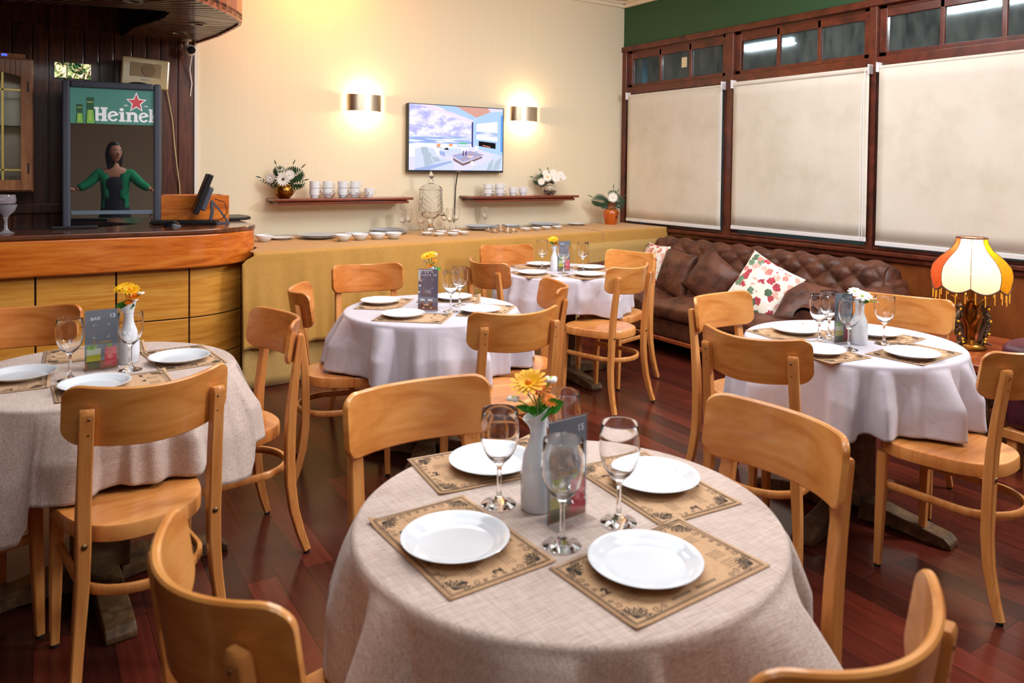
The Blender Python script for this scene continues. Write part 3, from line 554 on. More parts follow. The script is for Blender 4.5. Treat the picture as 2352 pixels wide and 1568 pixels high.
# ---------------------------------------------------------------- bentwood chair (front = +Y)
def make_chair(chair_wood=chair_wood, seat_wood=seat_wood, chair_leg_wood=chair_leg_wood):
    t = empty('dining_chair'); tag(t, 'x', 'chair')
    wb, ye, zt, zb, sag = 0.217, -0.185, 0.897, 0.733, 0.10
    th, r = 0.015, 0.038
    def outl(u):  # half height at u in -1..1
        d = (abs(u)-(1-r/wb))*wb; H = (zt-zb)/2
        return H if d <= 0 else H-(r-sqrt(max(0, r*r-d*d)))
    us = [-1, -0.995, -0.985, -0.965, -0.93, -0.88, -0.83]; us = us+[-0.75+1.5*k/20 for k in range(21)]+[-u for u in us[::-1]]
    secs = []
    for u in us:
        h = outl(u); zm = (zt+zb)/2; x = wb*u; y = ye-sag*(1-u*u)
        nrm = Vector((1, 2*sag*u/wb, 0)).normalized(); nv = Vector((-nrm.y, nrm.x, 0)); c = 0.004
        ring = []
        for o_, zz in ((c, h), (th-c, h), (th, h-c), (th, -h+c), (th-c, -h), (c, -h), (0, -h+c), (0, h-c)):
            z = zm+zz+0.016*(u*u-1); tilt = -(z-0.80)*0.15
            ring.append((x+nv.x*o_, y+nv.y*o_-0.0+tilt, z))
        secs.append(ring)
    b = MB(); b.rings(secs); b.build('backrest', chair_wood, t, smooth=35)
    # seat: rounded trapezoid with slight dish
    out = []
    n = 64
    for k in range(n):
        a = 2*pi*k/n; e = 2/3.0
        x = abs(cos(a))**e*(1 if cos(a) >= 0 else -1); y = abs(sin(a))**e*(1 if sin(a) >= 0 else -1)
        w = 0.192+0.026*y; out.append((x*w, y*0.197-(0.02*(1-x*x) if y < -0.3 else 0)+(0.012*(1-x*x) if y > 0.3 else 0)))
    b = MB(); rg = []
    for f, z in ((0.97, 0.437), (1.0, 0.441), (1.0, 0.478), (0.985, 0.484), (0.93, 0.485), (0.8, 0.4835), (0.6, 0.480), (0.3, 0.478), (0.02, 0.478)):
        rg.append([(x*f, y*f, z) for x, y in out])
    b.rings(rg); b.build('seat', seat_wood, t, smooth=35)
    for s in (-1, 1):
        q = [(0.205, -0.262, 0.012), (0.197, -0.240, 0.08), (0.187, -0.218, 0.17), (0.178, -0.207, 0.27), (0.172, -0.206, 0.36), (0.170, -0.208, 0.46), (0.170, -0.214, 0.56), (0.169, -0.225, 0.66), (0.168, -0.238, 0.75), (0.168, -0.248, 0.818), (0.168, -0.2492, 0.828), (0.168, -0.2490, 0.833)]
        dm = [(0.026, 0.026), (0.027, 0.03), (0.028, 0.034), (0.031, 0.036), (0.034, 0.036), (0.036, 0.036), (0.037, 0.033), (0.037, 0.028), (0.037, 0.025), (0.037, 0.023), (0.036, 0.021), (0.033, 0.015)]
        ang = R(14)*s
        sd = [(cos(ang*min(1, max(0, (p[2]-0.45)/0.3))), sin(ang*min(1, max(0, (p[2]-0.45)/0.3))), 0) for p in q]
        lg = MB().bar([(s*a, y, z) for a, y, z in q], dm, side=sd).build('leg', chair_leg_wood, t, smooth=40)
        MB().lathe([(0.001, 0), (0.011, 0), (0.011, 0.013), (0.001, 0.013)], 12, (s*0.205, -0.262, 0)).build('glide', rubber, lg)
        f = [(s*0.172, 0.170, 0.012), (s*0.169, 0.166, 0.2), (s*0.166, 0.160, 0.438)]
        lf = MB().bar(f, [(0.024, 0.024), (0.031, 0.031), (0.036, 0.036)]).build('leg', chair_leg_wood, t, smooth=40)
        MB().lathe([(0.001, 0), (0.011, 0), (0.011, 0.013), (0.001, 0.013)], 12, (s*0.172, 0.170, 0)).build('glide', rubber, lf)
        bo = MB().sph((0, 0, 0), 0.0085, 6, 1, 0.6, 1); bo.build('bolt', bolt_m, t, loc=(s*0.170, -0.2265, 0.460))
        for z, yy in ((0.765, -0.2525), (0.808, -0.2595)):
            MB().sph((0, 0, 0), 0.004, 5, 1, 0.5, 1).build('screw', bolt_m, t, loc=(s*(0.168-0.003), yy, z))
    hp = [(-0.158, 0.150), (-0.160, 0.05), (-0.160, -0.06)]
    arc_ = [(-0.160*cos(a), -0.10-0.145*sin(a)) for a in [pi*k/16 for k in range(17)]]
    path = hp+arc_+[(-x, y) for x, y in hp[::-1]]
    b = MB(); rr = []
    for i, (x, y) in enumerate(path):
        a = Vector(path[max(i-1,0)]); c = Vector(path[min(i+1,len(path)-1)]); d = (c-a).normalized(); nm = (-d.y, d.x)
        w, h = 0.008, 0.0135
        rr.append([(x+nm[0]*w*q, y+nm[1]*w*q, 0.315+p*h) for q, p in ((-1,-0.7),(-0.6,-1),(0.6,-1),(1,-0.7),(1,0.7),(0.6,1),(-0.6,1),(-1,0.7))])
    b.rings(rr); b.build('stretcher', chair_leg_wood, t, smooth=50)
    return t
chair = Proto(make_chair()); chair_r = Proto(make_chair(chair_wood_r, seat_wood_r, chair_leg_r))
T = {13: (0.20, 3.02), 14: (1.72, 3.49), 15: (0.945, 1.265), 16: (3.14, 4.33), 17: (2.965, 1.935)}
tn = {13: 'table numbered 13 by the bar', 14: 'table numbered 14', 15: 'front table numbered 15', 16: 'farthest table near the gold buffet', 17: 'table numbered 17 by the lamp'}
CH = [
 (13, 0.250, 2.537, 8.4, 'honey wooden chair seen from behind at table 13, seat in full view'),
 (13, 0.594, 3.012, 96.0, 'honey wooden chair on the right side of table 13, turned sideways'),
 (13, -0.061, 3.451, 172.5, 'honey wooden chair behind table 13, backrest against the bar panels'),
 (13, -0.197, 2.868, -72, 'honey wooden chair on the left of table 13, mostly outside the photo'),
 (14, 1.309, 3.557, -107.6, 'honey wooden chair at the left side of table 14, seen edge on'),
 (14, 1.653, 4.085, 171.6, 'honey wooden chair behind table 14 against the gold cloth'),
 (14, 1.719, 2.862, -5.1, 'honey wooden chair seen from behind in front of table 14'),
 (14, 2.044, 3.242, 66.2, 'honey wooden chair at the right of table 14, overlapped by the nearer one'),
 (16, 2.973, 4.672, 166.0, 'honey wooden chair behind the farthest table, backed by the gold cloth'),
 (16, 2.632, 4.147, -85.4, 'honey wooden chair at the left side of the farthest table'),
 (16, 3.036, 3.731, 14.0, 'honey wooden chair in front of the farthest table, whole hoop stretcher visible'),
 (16, 3.394, 4.046, 104.1, 'honey wooden chair at the right of the farthest table beside the sofa'),
 (15, 0.873, 1.639, 180.2, 'honey wooden chair facing the camera behind the front table 15'),
 (15, 1.300, 1.190, 87.9, 'honey wooden chair at the right side of the front table 15'),
 (15, 0.443, 1.242, -79.8, 'honey wooden chair cut off at the bottom, left of the front table 15'),
 (15, 0.909, 0.790, 3.4, 'honey wooden chair whose curved rim shows at the bottom right corner'),
 (17, 2.754, 2.258, -175.1, 'honey wooden chair in front of the sofa, far left of table 17'),
 (17, 2.416, 1.891, -75.8, 'honey wooden chair seen from behind at the left of table 17'),
 (17, 3.281, 1.922, 110.9, 'honey wooden chair on the far side of table 17 beside the lamp'),
 (17, 2.835, 1.443, 3.2, 'honey wooden chair at the right photo edge, speckled seat rim in view')]
RED = {1, 2, 4, 5, 7, 8, 9}
for ci, (tb, x, y, a, lb) in enumerate(CH): (chair_r if ci in RED else chair).put((x, y, 0), R(a), lb.replace('honey', 'reddish') if ci in RED else lb, 'bentwood chairs around the round tables')
# ---------------------------------------------------------------- tables and cloths
def make_table():
    t = empty('round_table'); tag(t, 'x', 'table')
    MB().lathe([(0.001, 0.715), (0.42, 0.715), (0.432, 0.72), (0.432, 0.736), (0.42, 0.742), (0.001, 0.742)], 48).build('tabletop', foot_wood, t)
    MB().b2(-0.085, 0.085, -0.085, 0.085, 0.07, 0.70).build('pedestal', foot_wood, t, smooth=0, bevel=0.012)
    for k in range(4):
        a = k*pi/2; b = MB(); b.T = Matrix.Rotation(a, 4, 'Z')
        sec = []
        for x, z, h in ((0.06, 0.045, 0.09), (0.14, 0.045, 0.09), (0.24, 0.035, 0.068), (0.32, 0.029, 0.055), (0.40, 0.021, 0.04), (0.425, 0.012, 0.02)):
            sec.append([(x, -0.045, 0.001 if x > 0.3 or x < 0.1 else 0.012), (x, 0.045, 0.001 if x > 0.3 or x < 0.1 else 0.012), (x, 0.045, z+h/2), (x, -0.045, z+h/2)])
        b.rings(sec); b.build('foot', foot_wood, t, smooth=0, bevel=0.006)
    MB().b2(-0.2, 0.2, -0.03, 0.03, 0.69, 0.715).b2(-0.03, 0.03, -0.2, 0.2, 0.69, 0.715).build('support', foot_wood, t, smooth=0)
    return t
tproto = Proto(make_table())
trot = {13: 4, 14: -40, 15: 10, 16: 2, 17: 10}
for k, c in T.items():
    tproto.put((c[0], c[1], 0), R(trot[k]), 'dark wooden pedestal table under the cloth of the %s' % tn[k], 'round pedestal tables')
def seat_under(x, y):
    for tb, cx, cy, a, _ in CH:
        a = R(a); dx, dy = x-cx, y-cy; lx = dx*cos(a)+dy*sin(a); ly = -dx*sin(a)+dy*cos(a)
        if abs(lx) < 0.235 and -0.24 < ly < 0.235: return True
    return False
def cloth(k, m, drop, seed, amp, nf, label, flare=0.055, corner=0.05, c0=0.4):
    cx, cy = T[k]; rnd = random.Random(seed); Rr = 0.447; zt = 0.751
    ph = [rnd.uniform(0, 2*pi) for _ in range(6)]; NT = 432
    def fold(th):
        w = th+0.10*sin(3*th+ph[4])+0.07*sin(5*th+ph[5])
        s = sin(nf*w+ph[0]); s = (abs(s)**0.8)*(1 if s > 0 else -1)*(0.8+0.3*sin(4*th+ph[3]))
        return 0.85*s+0.30*sin((nf*2-5)*w+ph[1])+0.40*sin((nf//2)*w+ph[2])
    dl = []
    for i in range(NT):
        th = 2*pi*i/NT; z = zt-0.012-(drop+corner*cos(4*(th-c0))+0.012*sin(7*th+ph[3]))
        if any(seat_under(cx+r_*cos(th), cy+r_*sin(th)) for r_ in (0.47, 0.5, 0.53)): z = max(z, 0.493)
        dl.append(z)
    dl = [sum(dl[(i+j) % NT] for j in range(-3, 4))/7 if dl[i] < 0.49 or min(dl[(i+j) % NT] for j in range(-3, 4)) > 0.485 else max(dl[i], 0.493) for i in range(NT)]
    def fn(u, v):
        i = int(round(u*NT)) % NT; th = 2*pi*i/NT
        if v < 0.3: r_ = 0.001+(Rr-0.014)*(v/0.3); return (r_*cos(th), r_*sin(th), zt)
        if v < 0.42:
            a = (v-0.3)/0.12*pi/2; r_ = Rr-0.014+0.014*sin(a); return (r_*cos(th), r_*sin(th), zt-0.014*(1-cos(a)))
        s = (v-0.42)/0.58; z = zt-0.014-(zt-0.014-dl[i])*s
        f = fold(th); g = min(1, s*1.9)**0.7
        r_ = Rr+g*(flare*(0.45+0.55*s)*(0.75+0.5*cos(4*(th-c0)))+amp*f)+0.010*s*noise.noise(Vector((cos(th)*7, sin(th)*7, s*2.5)))
        r_ = max(r_, 0.449)
        return (r_*cos(th), r_*sin(th), z)
    o = MB().grid(fn, NT, 46, cu=True).build('tablecloth', m, None, smooth=80, solid=0.0014, soff=-1, loc=(cx, cy, 0))
    tag(o, label, 'tablecloth', 'round tablecloths'); return o
cloth(13, linen, 0.30, 3, 0.040, 13, 'beige linen tablecloth draped over table 13 by the bar', 0.075, 0.06, 0.9)
cloth(14, lilac, 0.28, 5, 0.056, 13, 'smooth pale lilac tablecloth draped over table 14', 0.07, 0.03, 2.9)
cloth(15, linen, 0.36, 9, 0.058, 11, 'beige linen tablecloth on the nearest table, number 15', 0.05, 0.05, 0.3)
cloth(16, lilac, 0.25, 11, 0.040, 14, 'pale lilac tablecloth on the farthest round table')
cloth(17, lilac, 0.29, 15, 0.056, 13, 'pale lilac tablecloth on table 17 near the fringed lamp', 0.05, 0.03, 1.2)
ZT = 0.7515
# ---------------------------------------------------------------- placemats
def make_mat():
    t = empty('placemat'); tag(t, 'x', 'placemat'); A, B = 0.171, 0.1135
    rnd = random.Random(4); FL = 1.35
    def z(x, y): return 0.0014+0.010*max(0, (x/A*y/B-0.80))/0.2*(1 if x > 0 else 0.25)
    MB().grid(lambda u, v: (-A+2*A*u, -B+2*B*v, z(-A+2*A*u, -B+2*B*v)), 24, 18).build('paper', kraft, t, solid=0.0006, soff=-1)
    b = MB(); b.keepn = 1; e = 0.0009
    def st(pts, w, mi=0):
        b.mi = mi
        for (x0, y0), (x1, y1) in zip(pts, pts[1:]):
            d = Vector((x1-x0, y1-y0)); 
            if d.length < 1e-6: continue
            d.normalize(); nx, ny = -d.y*w/2, d.x*w/2
            b.af([b.av((px, py, z(px, py)+e)) for px, py in ((x0-nx, y0-ny), (x1-nx, y1-ny), (x1+nx, y1+ny), (x0+nx, y0+ny))])
    for ins, w in ((0.0095, 0.0019), (0.0135, 0.0010)):
        a, c = A-ins, B-ins; st([(-a, -c), (a, -c), (a, c), (-a, c), (-a, -c)], w)
    def spiral(cx, cy, s, a0, dirn=1, turns=1.6):
        st([(cx+s*(1-t/26)*cos(a0+dirn*turns*2*pi*t/26), cy+s*(1-t/26)*sin(a0+dirn*turns*2*pi*t/26)) for t in range(24)], 0.0014)
    def flourish(cx, cy, s, a):
        for q in range(5):
            aa = a+q*0.5-1.0; x, y = cx+cos(aa)*s*0.9, cy+sin(aa)*s*0.9; spiral(x, y, s*0.38, aa, 1 if q % 2 else -1)
        for q in range(6):
            aa = a+q*0.35-0.9; p = [(cx, cy), (cx+cos(aa-0.1)*s*0.8, cy+sin(aa-0.1)*s*0.8), (cx+cos(aa)*s*1.25, cy+sin(aa)*s*1.25), (cx+cos(aa+0.12)*s*0.8, cy+sin(aa+0.12)*s*0.8), (cx, cy)]; st(p, 0.0013)
    for sx in (-1, 1):
        for sy in (-1, 1):
            flourish(sx*(A-0.022), sy*(B-0.022), 0.026, atan2(-sy, -sx)); spiral(sx*(A-0.068), sy*(B-0.023), 0.009, 0, sx); spiral(sx*(A-0.086), sy*(B-0.022), 0.007, 1, -sx); spiral(sx*(A-0.022), sy*(B-0.066), 0.008, 2, sy)
    for sx in (-1, 1):
        for q in range(4): spiral(sx*(A-0.020), -0.03+q*0.02, 0.005, q, sx)
    # lines of small print around the plate
    for bx, by in ((-0.13, 0.045), (-0.13, -0.03), (0.10, 0.045), (0.10, -0.02), (0.10, -0.055)):
        for q in range(4):
            x = bx; yy = by-q*0.0065
            while x < bx+0.034:
                w = rnd.uniform(0.002, 0.007); st([(x, yy), (min(x+w, bx+0.034), yy)], 0.0018, 1); x += w+0.0015
    for (x0, y0, n_) in ((-0.055, 0.088, 11), (0.01, 0.088, 8), (-0.06, -0.086, 9), (0.0, -0.086, 10)):
        for q in range(n_): st([(x0+q*0.0052, y0-0.0035), (x0+q*0.0052+0.0012, y0+0.0035)], 0.0026)
    b.build('print', [ink, ink2], t, smooth=0)
    for q, (x, y) in enumerate(((-0.138, 0.062), (-0.138, -0.012), (0.088, 0.062), (0.088, -0.003))): text('numeral', str(q+1), 0.026, ink, t, (x, y, 0.0026), (0, 0, 0), 0.001, 0.00005)
    return t
mproto = Proto(make_mat())
def make_plate(r=0.105, h=0.021, m=china, name='dinner_plate'):
    p = [(0.001, 0.003), (r*0.5, 0.003), (r*0.56, 0.0), (r*0.6, 0.0), (r*0.64, 0.004), (r*0.84, h*0.62), (r*0.985, h*0.9), (r, h*0.97), (r*0.995, h), (r*0.97, h), (r*0.9, h*0.86), (r*0.80, h*0.5), (r*0.72, h*0.32), (r*0.5, h*0.27), (0.001, h*0.27)]
    return MB().lathe(p, 64).build(name, m)
plate = Proto(tag(make_plate(), 'x', 'plate'))
def solid_glass(prof, n=40): return MB().lathe(prof, n)
wg = [(0.001, 0.0), (0.034, 0.0), (0.0375, 0.001), (0.037, 0.0025), (0.024, 0.006), (0.012, 0.011), (0.0062, 0.02), (0.0048, 0.035), (0.0046, 0.07), (0.0055, 0.083), (0.012, 0.092), (0.024, 0.103), (0.034, 0.118), (0.0405, 0.138), (0.0425, 0.158), (0.0415, 0.180), (0.0390, 0.2065),
      (0.0380, 0.2070), (0.0376, 0.2060), (0.0400, 0.180), (0.0410, 0.158), (0.0389, 0.139), (0.0325, 0.120), (0.0225, 0.1055), (0.010, 0.097), (0.001, 0.095)]
wglass = Proto(tag(solid_glass(wg).build('wine_glass', glass), 'x', 'wine glass'))
# bottle shaped vase with a slanted lip
def make_vase():
    prof = [(0.001, 0), (0.030, 0), (0.0325, 0.003), (0.0335, 0.03), (0.033, 0.075), (0.029, 0.105), (0.0205, 0.125), (0.0165, 0.14), (0.016, 0.155), (0.019, 0.168), (0.0245, 0.180), (0.027, 0.186), (0.0255, 0.187), (0.022, 0.179), (0.0165, 0.166), (0.014, 0.15), (0.013, 0.11)]
    rg = []
    for r, z in prof:
        k = max(0, (z-0.155)/0.032); rg.append([(r*cos(2*pi*i/40)*(1+0.15*k*cos(2*pi*i/40)), r*sin(2*pi*i/40), z-0.016*k*cos(2*pi*i/40)+0.004*k) for i in range(40)])
    return MB().rings(rg, cap=False).build('bud_vase', china)
vase = Proto(tag(make_vase(), 'x', 'vase'))
# menu stand
card_bg = mat('card_grey', (124,134,146), 0.5); card_dk = mat('card_dark', (128,118,138), 0.5); white_ink = mat('white_ink', (240,240,244), 0.6); gold_ink = mat('gold_ink', (206,160,92), 0.6)
drink_y = mat('print_yellow', (196,190,60), 0.5); drink_w = mat('print_frost', (206,214,190), 0.5); drink_r = mat('print_red', (206,64,80), 0.5); drink_p = mat('print_pink', (226,120,128), 0.5); drink_g = mat('print_olive', (80,86,30), 0.5); wood_p = mat('print_wood', (150,84,54), 0.5); glow_p = mat('print_glow', (255,206,160), 0.5); mint = mat('print_mint', (150,196,60), 0.5); mug_p = mat('print_beer', (150,96,84), 0.5)
def make_menu(title, num, kind):
    t = empty('menu_stand'); tag(t, 'x', 'menu stand')
    MB().b2(-0.0535, 0.0535, -0.0032, -0.0018, 0.002, 0.215).b2(-0.0535, 0.0535, 0.0018, 0.0032, 0.002, 0.215).b2(-0.0535, 0.0535, -0.035, 0.035, 0, 0.002).build('acrylic_sleeve', acrylic, t, smooth=0)
    c = MB().b2(-0.0505, 0.0505, -0.0010, 0.0012, 0.003, 0.211).build('card', [card_bg if kind == 'bar' else card_dk], t, smooth=0)
    text('card_title', title, 0.0155, white_ink, c, (-0.018 if kind == 'bar' else -0.012, -0.0014, 0.176), (pi/2, 0, 0), 0.0001, sx=1.1)
    if num: text('card_number', num, 0.019, white_ink, c, (0.034, -0.0014, 0.182 if kind == 'bar' else 0.176), (pi/2, 0, 0), 0.0005)
    b = MB(); b.keepn = 1; y = -0.0014
    def pg(pts, mi, dy=0): b.mi = mi; flat(b, pts, y-dy)
    def rc(x0, x1, z0, z1, mi, dy=0): pg([(x0, z0), (x1, z0), (x1, z1), (x0, z1)], mi, dy)
    for sx in (-1, 1):
        for sz in (-1, 1):
            rc(sx*0.024 if sx > 0 else -0.024-0.0012, sx*0.024+0.0012 if sx > 0 else -0.024, 0.137+sz*0.0245-(0.008 if sz > 0 else 0), 0.137+sz*0.0245+(0 if sz > 0 else 0.008), 0)
            rc(min(sx*0.025, sx*0.016), max(sx*0.025, sx*0.016), 0.137+sz*0.0245-(0.0012 if sz > 0 else 0), 0.137+sz*0.0245+(0 if sz > 0 else 0.0012), 0)
    if kind == 'bar':
        rc(-0.0505, 0.0505, 0.003, 0.032, 5)
        rc(-0.044, -0.004, 0.006, 0.040, 3, 0.0001); rc(-0.046, -0.002, 0.040, 0.076, 1, 0.0001); rc(-0.046, -0.002, 0.032, 0.055, 2, 0.00015)
        pg([(-0.030, 0.036), (-0.014, 0.034), (-0.004, 0.046), (-0.012, 0.056), (-0.026, 0.052)], 2, 0.0002)
        for x in (-0.036, -0.030, -0.022, -0.028): pg([(x-0.001, 0.072), (x+0.002, 0.072), (x+(x+0.028)*0.8+0.006, 0.090), (x+(x+0.028)*0.8-0.004, 0.086)], 6, 0.0002)
        rc(0.010, 0.0475, 0.014, 0.070, 4, 0.0001); rc(0.010, 0.0475, 0.052, 0.078, 7, 0.00015); arc(b, 0.026, 0.045, 0.009, 0.009, 0.0089, 0.0089, 0, 2*pi, y-0.0003)
        for x in (0.018, 0.026): pg([(x, 0.076), (x+0.003, 0.076), (x+0.008, 0.090), (x+0.001, 0.088)], 6, 0.0002)
    else:
        rc(-0.0505, -0.040, 0.15, 0.207, 0); rc(-0.0505, 0.02, 0.202, 0.207, 0, 0.0001)
        for x, z in ((-0.034, 0.196), (-0.014, 0.196), (0.0, 0.196), (0.022, 0.197)): b.mi = 0; arc(b, x, z, 0.004, 0.004, 0.0039, 0.0039, 0, 2*pi, y-0.0002, 10)
        pg([(-0.0505, 0.10), (-0.036, 0.095), (-0.0505, 0.088)], 0); rc(-0.048, -0.036, 0.122, 0.132, 0); pg([(-0.048, 0.158), (-0.036, 0.165), (-0.030, 0.148), (-0.034, 0.146)], 8)
        rc(-0.0505, 0.0505, 0.003, 0.022, 9)
        for x in (-0.028, 0.012): rc(x-0.011, x+0.011, 0.018, 0.052, 9, 0.0001); b.mi = 0; rc(x-0.012, x+0.012, 0.050, 0.061, 0, 0.0002)
        pg([(-0.026, 0.034), (-0.006, 0.036), (0.006, 0.040), (0.004, 0.026), (-0.014, 0.026)], 8, 0.0003)
        for x in (-0.022, 0.016): b.mi = 8; arc(b, x, 0.016, 0.005, 0.005, 0.0049, 0.0049, 0, 2*pi, y-0.0003, 12)
    b.build('printed_picture', [white_ink, drink_w, drink_y, drink_g, drink_r, wood_p, mint, drink_p, glow_p, mug_p], c, smooth=0)
    text('card_offer', '2', 0.021, gold_ink, c, (-0.022, -0.0014, 0.089 if kind != 'bar' else 0.092), (pi/2, 0, 0), 0.0003)
    if kind != 'bar':
        text('card_offer', 'SCHOP', 0.0085, white_ink, c, (-0.014, -0.0014, 0.099), (pi/2, 0, 0), 0.0001, align='LEFT'); text('card_offer', '+ PAPAS', 0.0085, white_ink, c, (-0.014, -0.0014, 0.091), (pi/2, 0, 0), 0.0001, align='LEFT')
        text('card_offer', '$9.990', 0.0095, gold_ink, c, (-0.014, -0.0014, 0.082), (pi/2, 0, 0), 0.0003, align='LEFT')
    else:
        b = MB(); b.keepn = 1
        for q in range(5): flat(b, [(-0.010+q*0.0085, 0.094), (-0.004+q*0.0085, 0.094), (-0.004+q*0.0085, 0.100), (-0.010+q*0.0085, 0.100)], y)
        b.build('card_offer', gold_ink, c, smooth=0)
    return t
# flowers
RV = Vector((cos(yaw), -sin(yaw), 0)); TV = Vector((-sin(yaw), -cos(yaw), 0))
def head(b, c, r, nrm, npet, mi, core, rows=2, w=0.5, cup=0.25):
    nrm = Vector(nrm).normalized(); a = nrm.cross(Vector((0, 0, 1))); a = a.normalized() if a.length > 0.1 else Vector((1, 0, 0)); bb = nrm.cross(a)
    c = Vector(c)
    for q in range(rows):
        rr = r*(1-0.2*q)
        for i in range(npet):
            th = 2*pi*(i+0.5*q)/npet; d = a*cos(th)+bb*sin(th); s = nrm.cross(d)
            h = cup*(0.5+0.6*q); ww = rr*w*2*pi/npet*0.9
            P = [c+d*rr*0.12, c+d*rr*0.5+s*ww*0.5+nrm*rr*h*0.4, c+d*rr*0.9+s*ww*0.42+nrm*rr*h, c+d*rr+nrm*rr*h*0.9, c+d*rr*0.9-s*ww*0.42+nrm*rr*h, c+d*rr*0.5-s*ww*0.5+nrm*rr*h*0.4]
            m_ = b.av(c+d*rr*0.55+nrm*rr*(h*0.4+0.06)); ids = [b.av(p) for p in P]; b.mi = mi
            for k in range(6): b.af((m_, ids[k], ids[(k+1) % 6]))
    b.mi = core; b.sph(tuple(c+nrm*r*0.08), r*0.17, 6)
def leafs(b, p, d, L_, w, mi, nrm=(0, 0, 1)):
    p = Vector(p); d = Vector(d).normalized(); s = d.cross(Vector(nrm)); s = s.normalized() if s.length > 0.1 else Vector((1, 0, 0)); u = s.cross(d)
    b.mi = mi; prev = None
    for k in range(7):
        t = k/6; c = p+d*L_*t-u*L_*0.18*t*t; ww = w*sin(pi*min(0.98, t*0.9+0.06)); row = [b.av(c-s*ww+u*w*0.2), b.av(c), b.av(c+s*ww+u*w*0.2)]
        if prev: b.af((prev[0], row[0], row[1], prev[1])); b.af((prev[1], row[1], row[2], prev[2]))
        prev = row
def bouquet(vx, vy, items, label, z0=ZT, mats=(petal_y, petal_o, petal_w, leaf_g, lime, dark_core), name='flower_bouquet', lip=0.185, grp=None):
    # items: (kind, dx right, dz above the lip, size, toward camera)
    t = empty(name, (vx, vy, z0+0.10)); tag(t, label, 'flowers', grp)
    fb, lb, sb = MB(), MB(), MB(); lb.keepn = fb.keepn = 1
    for kd, dx, dz, sz, fwd in items:
        if kd in 'yos': sz *= 1.2
        fb, lb, sb = MB(), MB(), MB(); lb.keepn = fb.keepn = 1
        tip = RV*dx+TV*fwd+Vector((0, 0, lip-0.10+dz)); root = Vector((0, 0, 0.02))
        mid = Vector((tip.x*0.2, tip.y*0.2, lip-0.10+dz*0.3))
        if kd in 'yow':
            nrm = (TV*0.45+RV*dx*9+Vector((0, 0, 1.0))); k = 'yow'.index(kd)
            head(fb, tip, sz, nrm, 14 if kd != 'w' else 9, k, 1 if kd != 'w' else 4, 3 if kd != 'w' else 2, 0.62)
        if kd == 's': # small white blossom on lime stem
            for q in range(4):
                a = q*1.6; c = tip+Vector((cos(a), sin(a), 0.5*sin(a*2)))*sz*0.5; fb.mi = 2; fb.sph(tuple(c), sz*0.42, 6, 1, 1, 0.7)
            fb.mi = 4; fb.sph(tuple(tip), sz*0.35, 6)
            for q in range(3): leafs(fb, tuple(mid.lerp(tip, 0.6)), (tip-mid)+Vector((cos(q*2), sin(q*2), 0.2))*0.01, 0.018, 0.003, 4)
        if kd == 'l': leafs(lb, tuple(mid), tip-mid, max(0.03, (tip-mid).length), sz, 3, tuple(TV+Vector((0, 0, 0.5)))); lb.build('leaf', list(mats), t, smooth=60); continue
        sb.mi = 1 if kd == 's' else 0; sb.tube([root, mid, mid.lerp(tip, 0.6)+Vector((0, 0, 0.003)), tip], 0.0016, 6)
        fb.build('blossom', list(mats), t, smooth=60); sb.build('stem', [leaf_g, lime], t)
    return t
menus = {13: ('BAR', '13', 'bar'), 14: ('CARTA', '14', 'carta'), 15: ('BAR', '15', 'bar'), 16: ('BAR', '', 'bar'), 17: ('BAR', '17', 'bar')}
MP = {13: (0.205, 3.027, 2.8), 14: (1.672, 3.44, -40), 15: (0.924, 1.240, 3.5), 16: (3.157, 4.309, -1), 17: (2.886, 1.922, -8)}
for k, (tt, nn_, kd) in menus.items():
    o = make_menu(tt, nn_, kd); o.location = (MP[k][0], MP[k][1], ZT+0.0002); o.rotation_euler.z = R(MP[k][2])
    o['label'] = {13: 'acrylic menu stand reading BAR 13 with two cocktails pictured', 14: 'acrylic menu stand reading CARTA 14 with two beer mugs pictured', 15: 'acrylic menu stand reading BAR 15 on the nearest table', 16: 'acrylic menu stand with cocktail card on the farthest round table', 17: 'acrylic menu stand reading BAR 17 beside the white flower vase'}[k]; o['group'] = 'menu stands on the tables'
VP = {13: (0.295, 3.085, 150, 'white bud vase behind a wine glass on table 13'), 14: (1.752, 3.565, 80, 'white bud vase hidden behind the CARTA 14 menu stand'), 15: (0.905, 1.320, 150, 'white bud vase with spout lip on the nearest table'), 16: (3.100, 4.345, 150, 'slim white bud vase beside the menu on the farthest round table'), 17: (2.926, 1.872, 60, 'white bud vase in full view on table 17')}
for k, (x, y, a, lb) in VP.items(): vase.put((x, y, ZT), R(a), lb, 'white bud vases on the tables').scale = (1.1, 1.1, 1.1) if k in (13, 15) else ((0.9, 0.9, 0.95) if k == 16 else (1, 1, 1))
bouquet(0.905, 1.320, lip=0.203, items=[('y', -0.022, 0.068, 0.036, 0.01), ('o', 0.0, 0.052, 0.024, -0.01), ('o', 0.022, 0.028, 0.018, 0.0), ('s', -0.055, 0.038, 0.014, 0.02), ('s', 0.024, 0.074, 0.016, 0.0), ('l', 0.03, 0.020, 0.012, 0.02), ('l', 0.045, 0.022, 0.013, 0.0), ('l', 0.005, 0.018, 0.013, 0.03), ('l', -0.02, 0.016, 0.01, 0.02), ('l', 0.02, 0.03, 0.016, -0.02), ('l', 0.05, 0.03, 0.017, 0.015), ('l', 0.02, 0.012, 0.017, 0.035), ('s', -0.03, 0.05, 0.012, 0.0), ('l', -0.045, 0.022, 0.008, 0.02)], label='yellow and orange flowers with small white buds in the vase of table 15', grp='fresh flowers on the round tables')
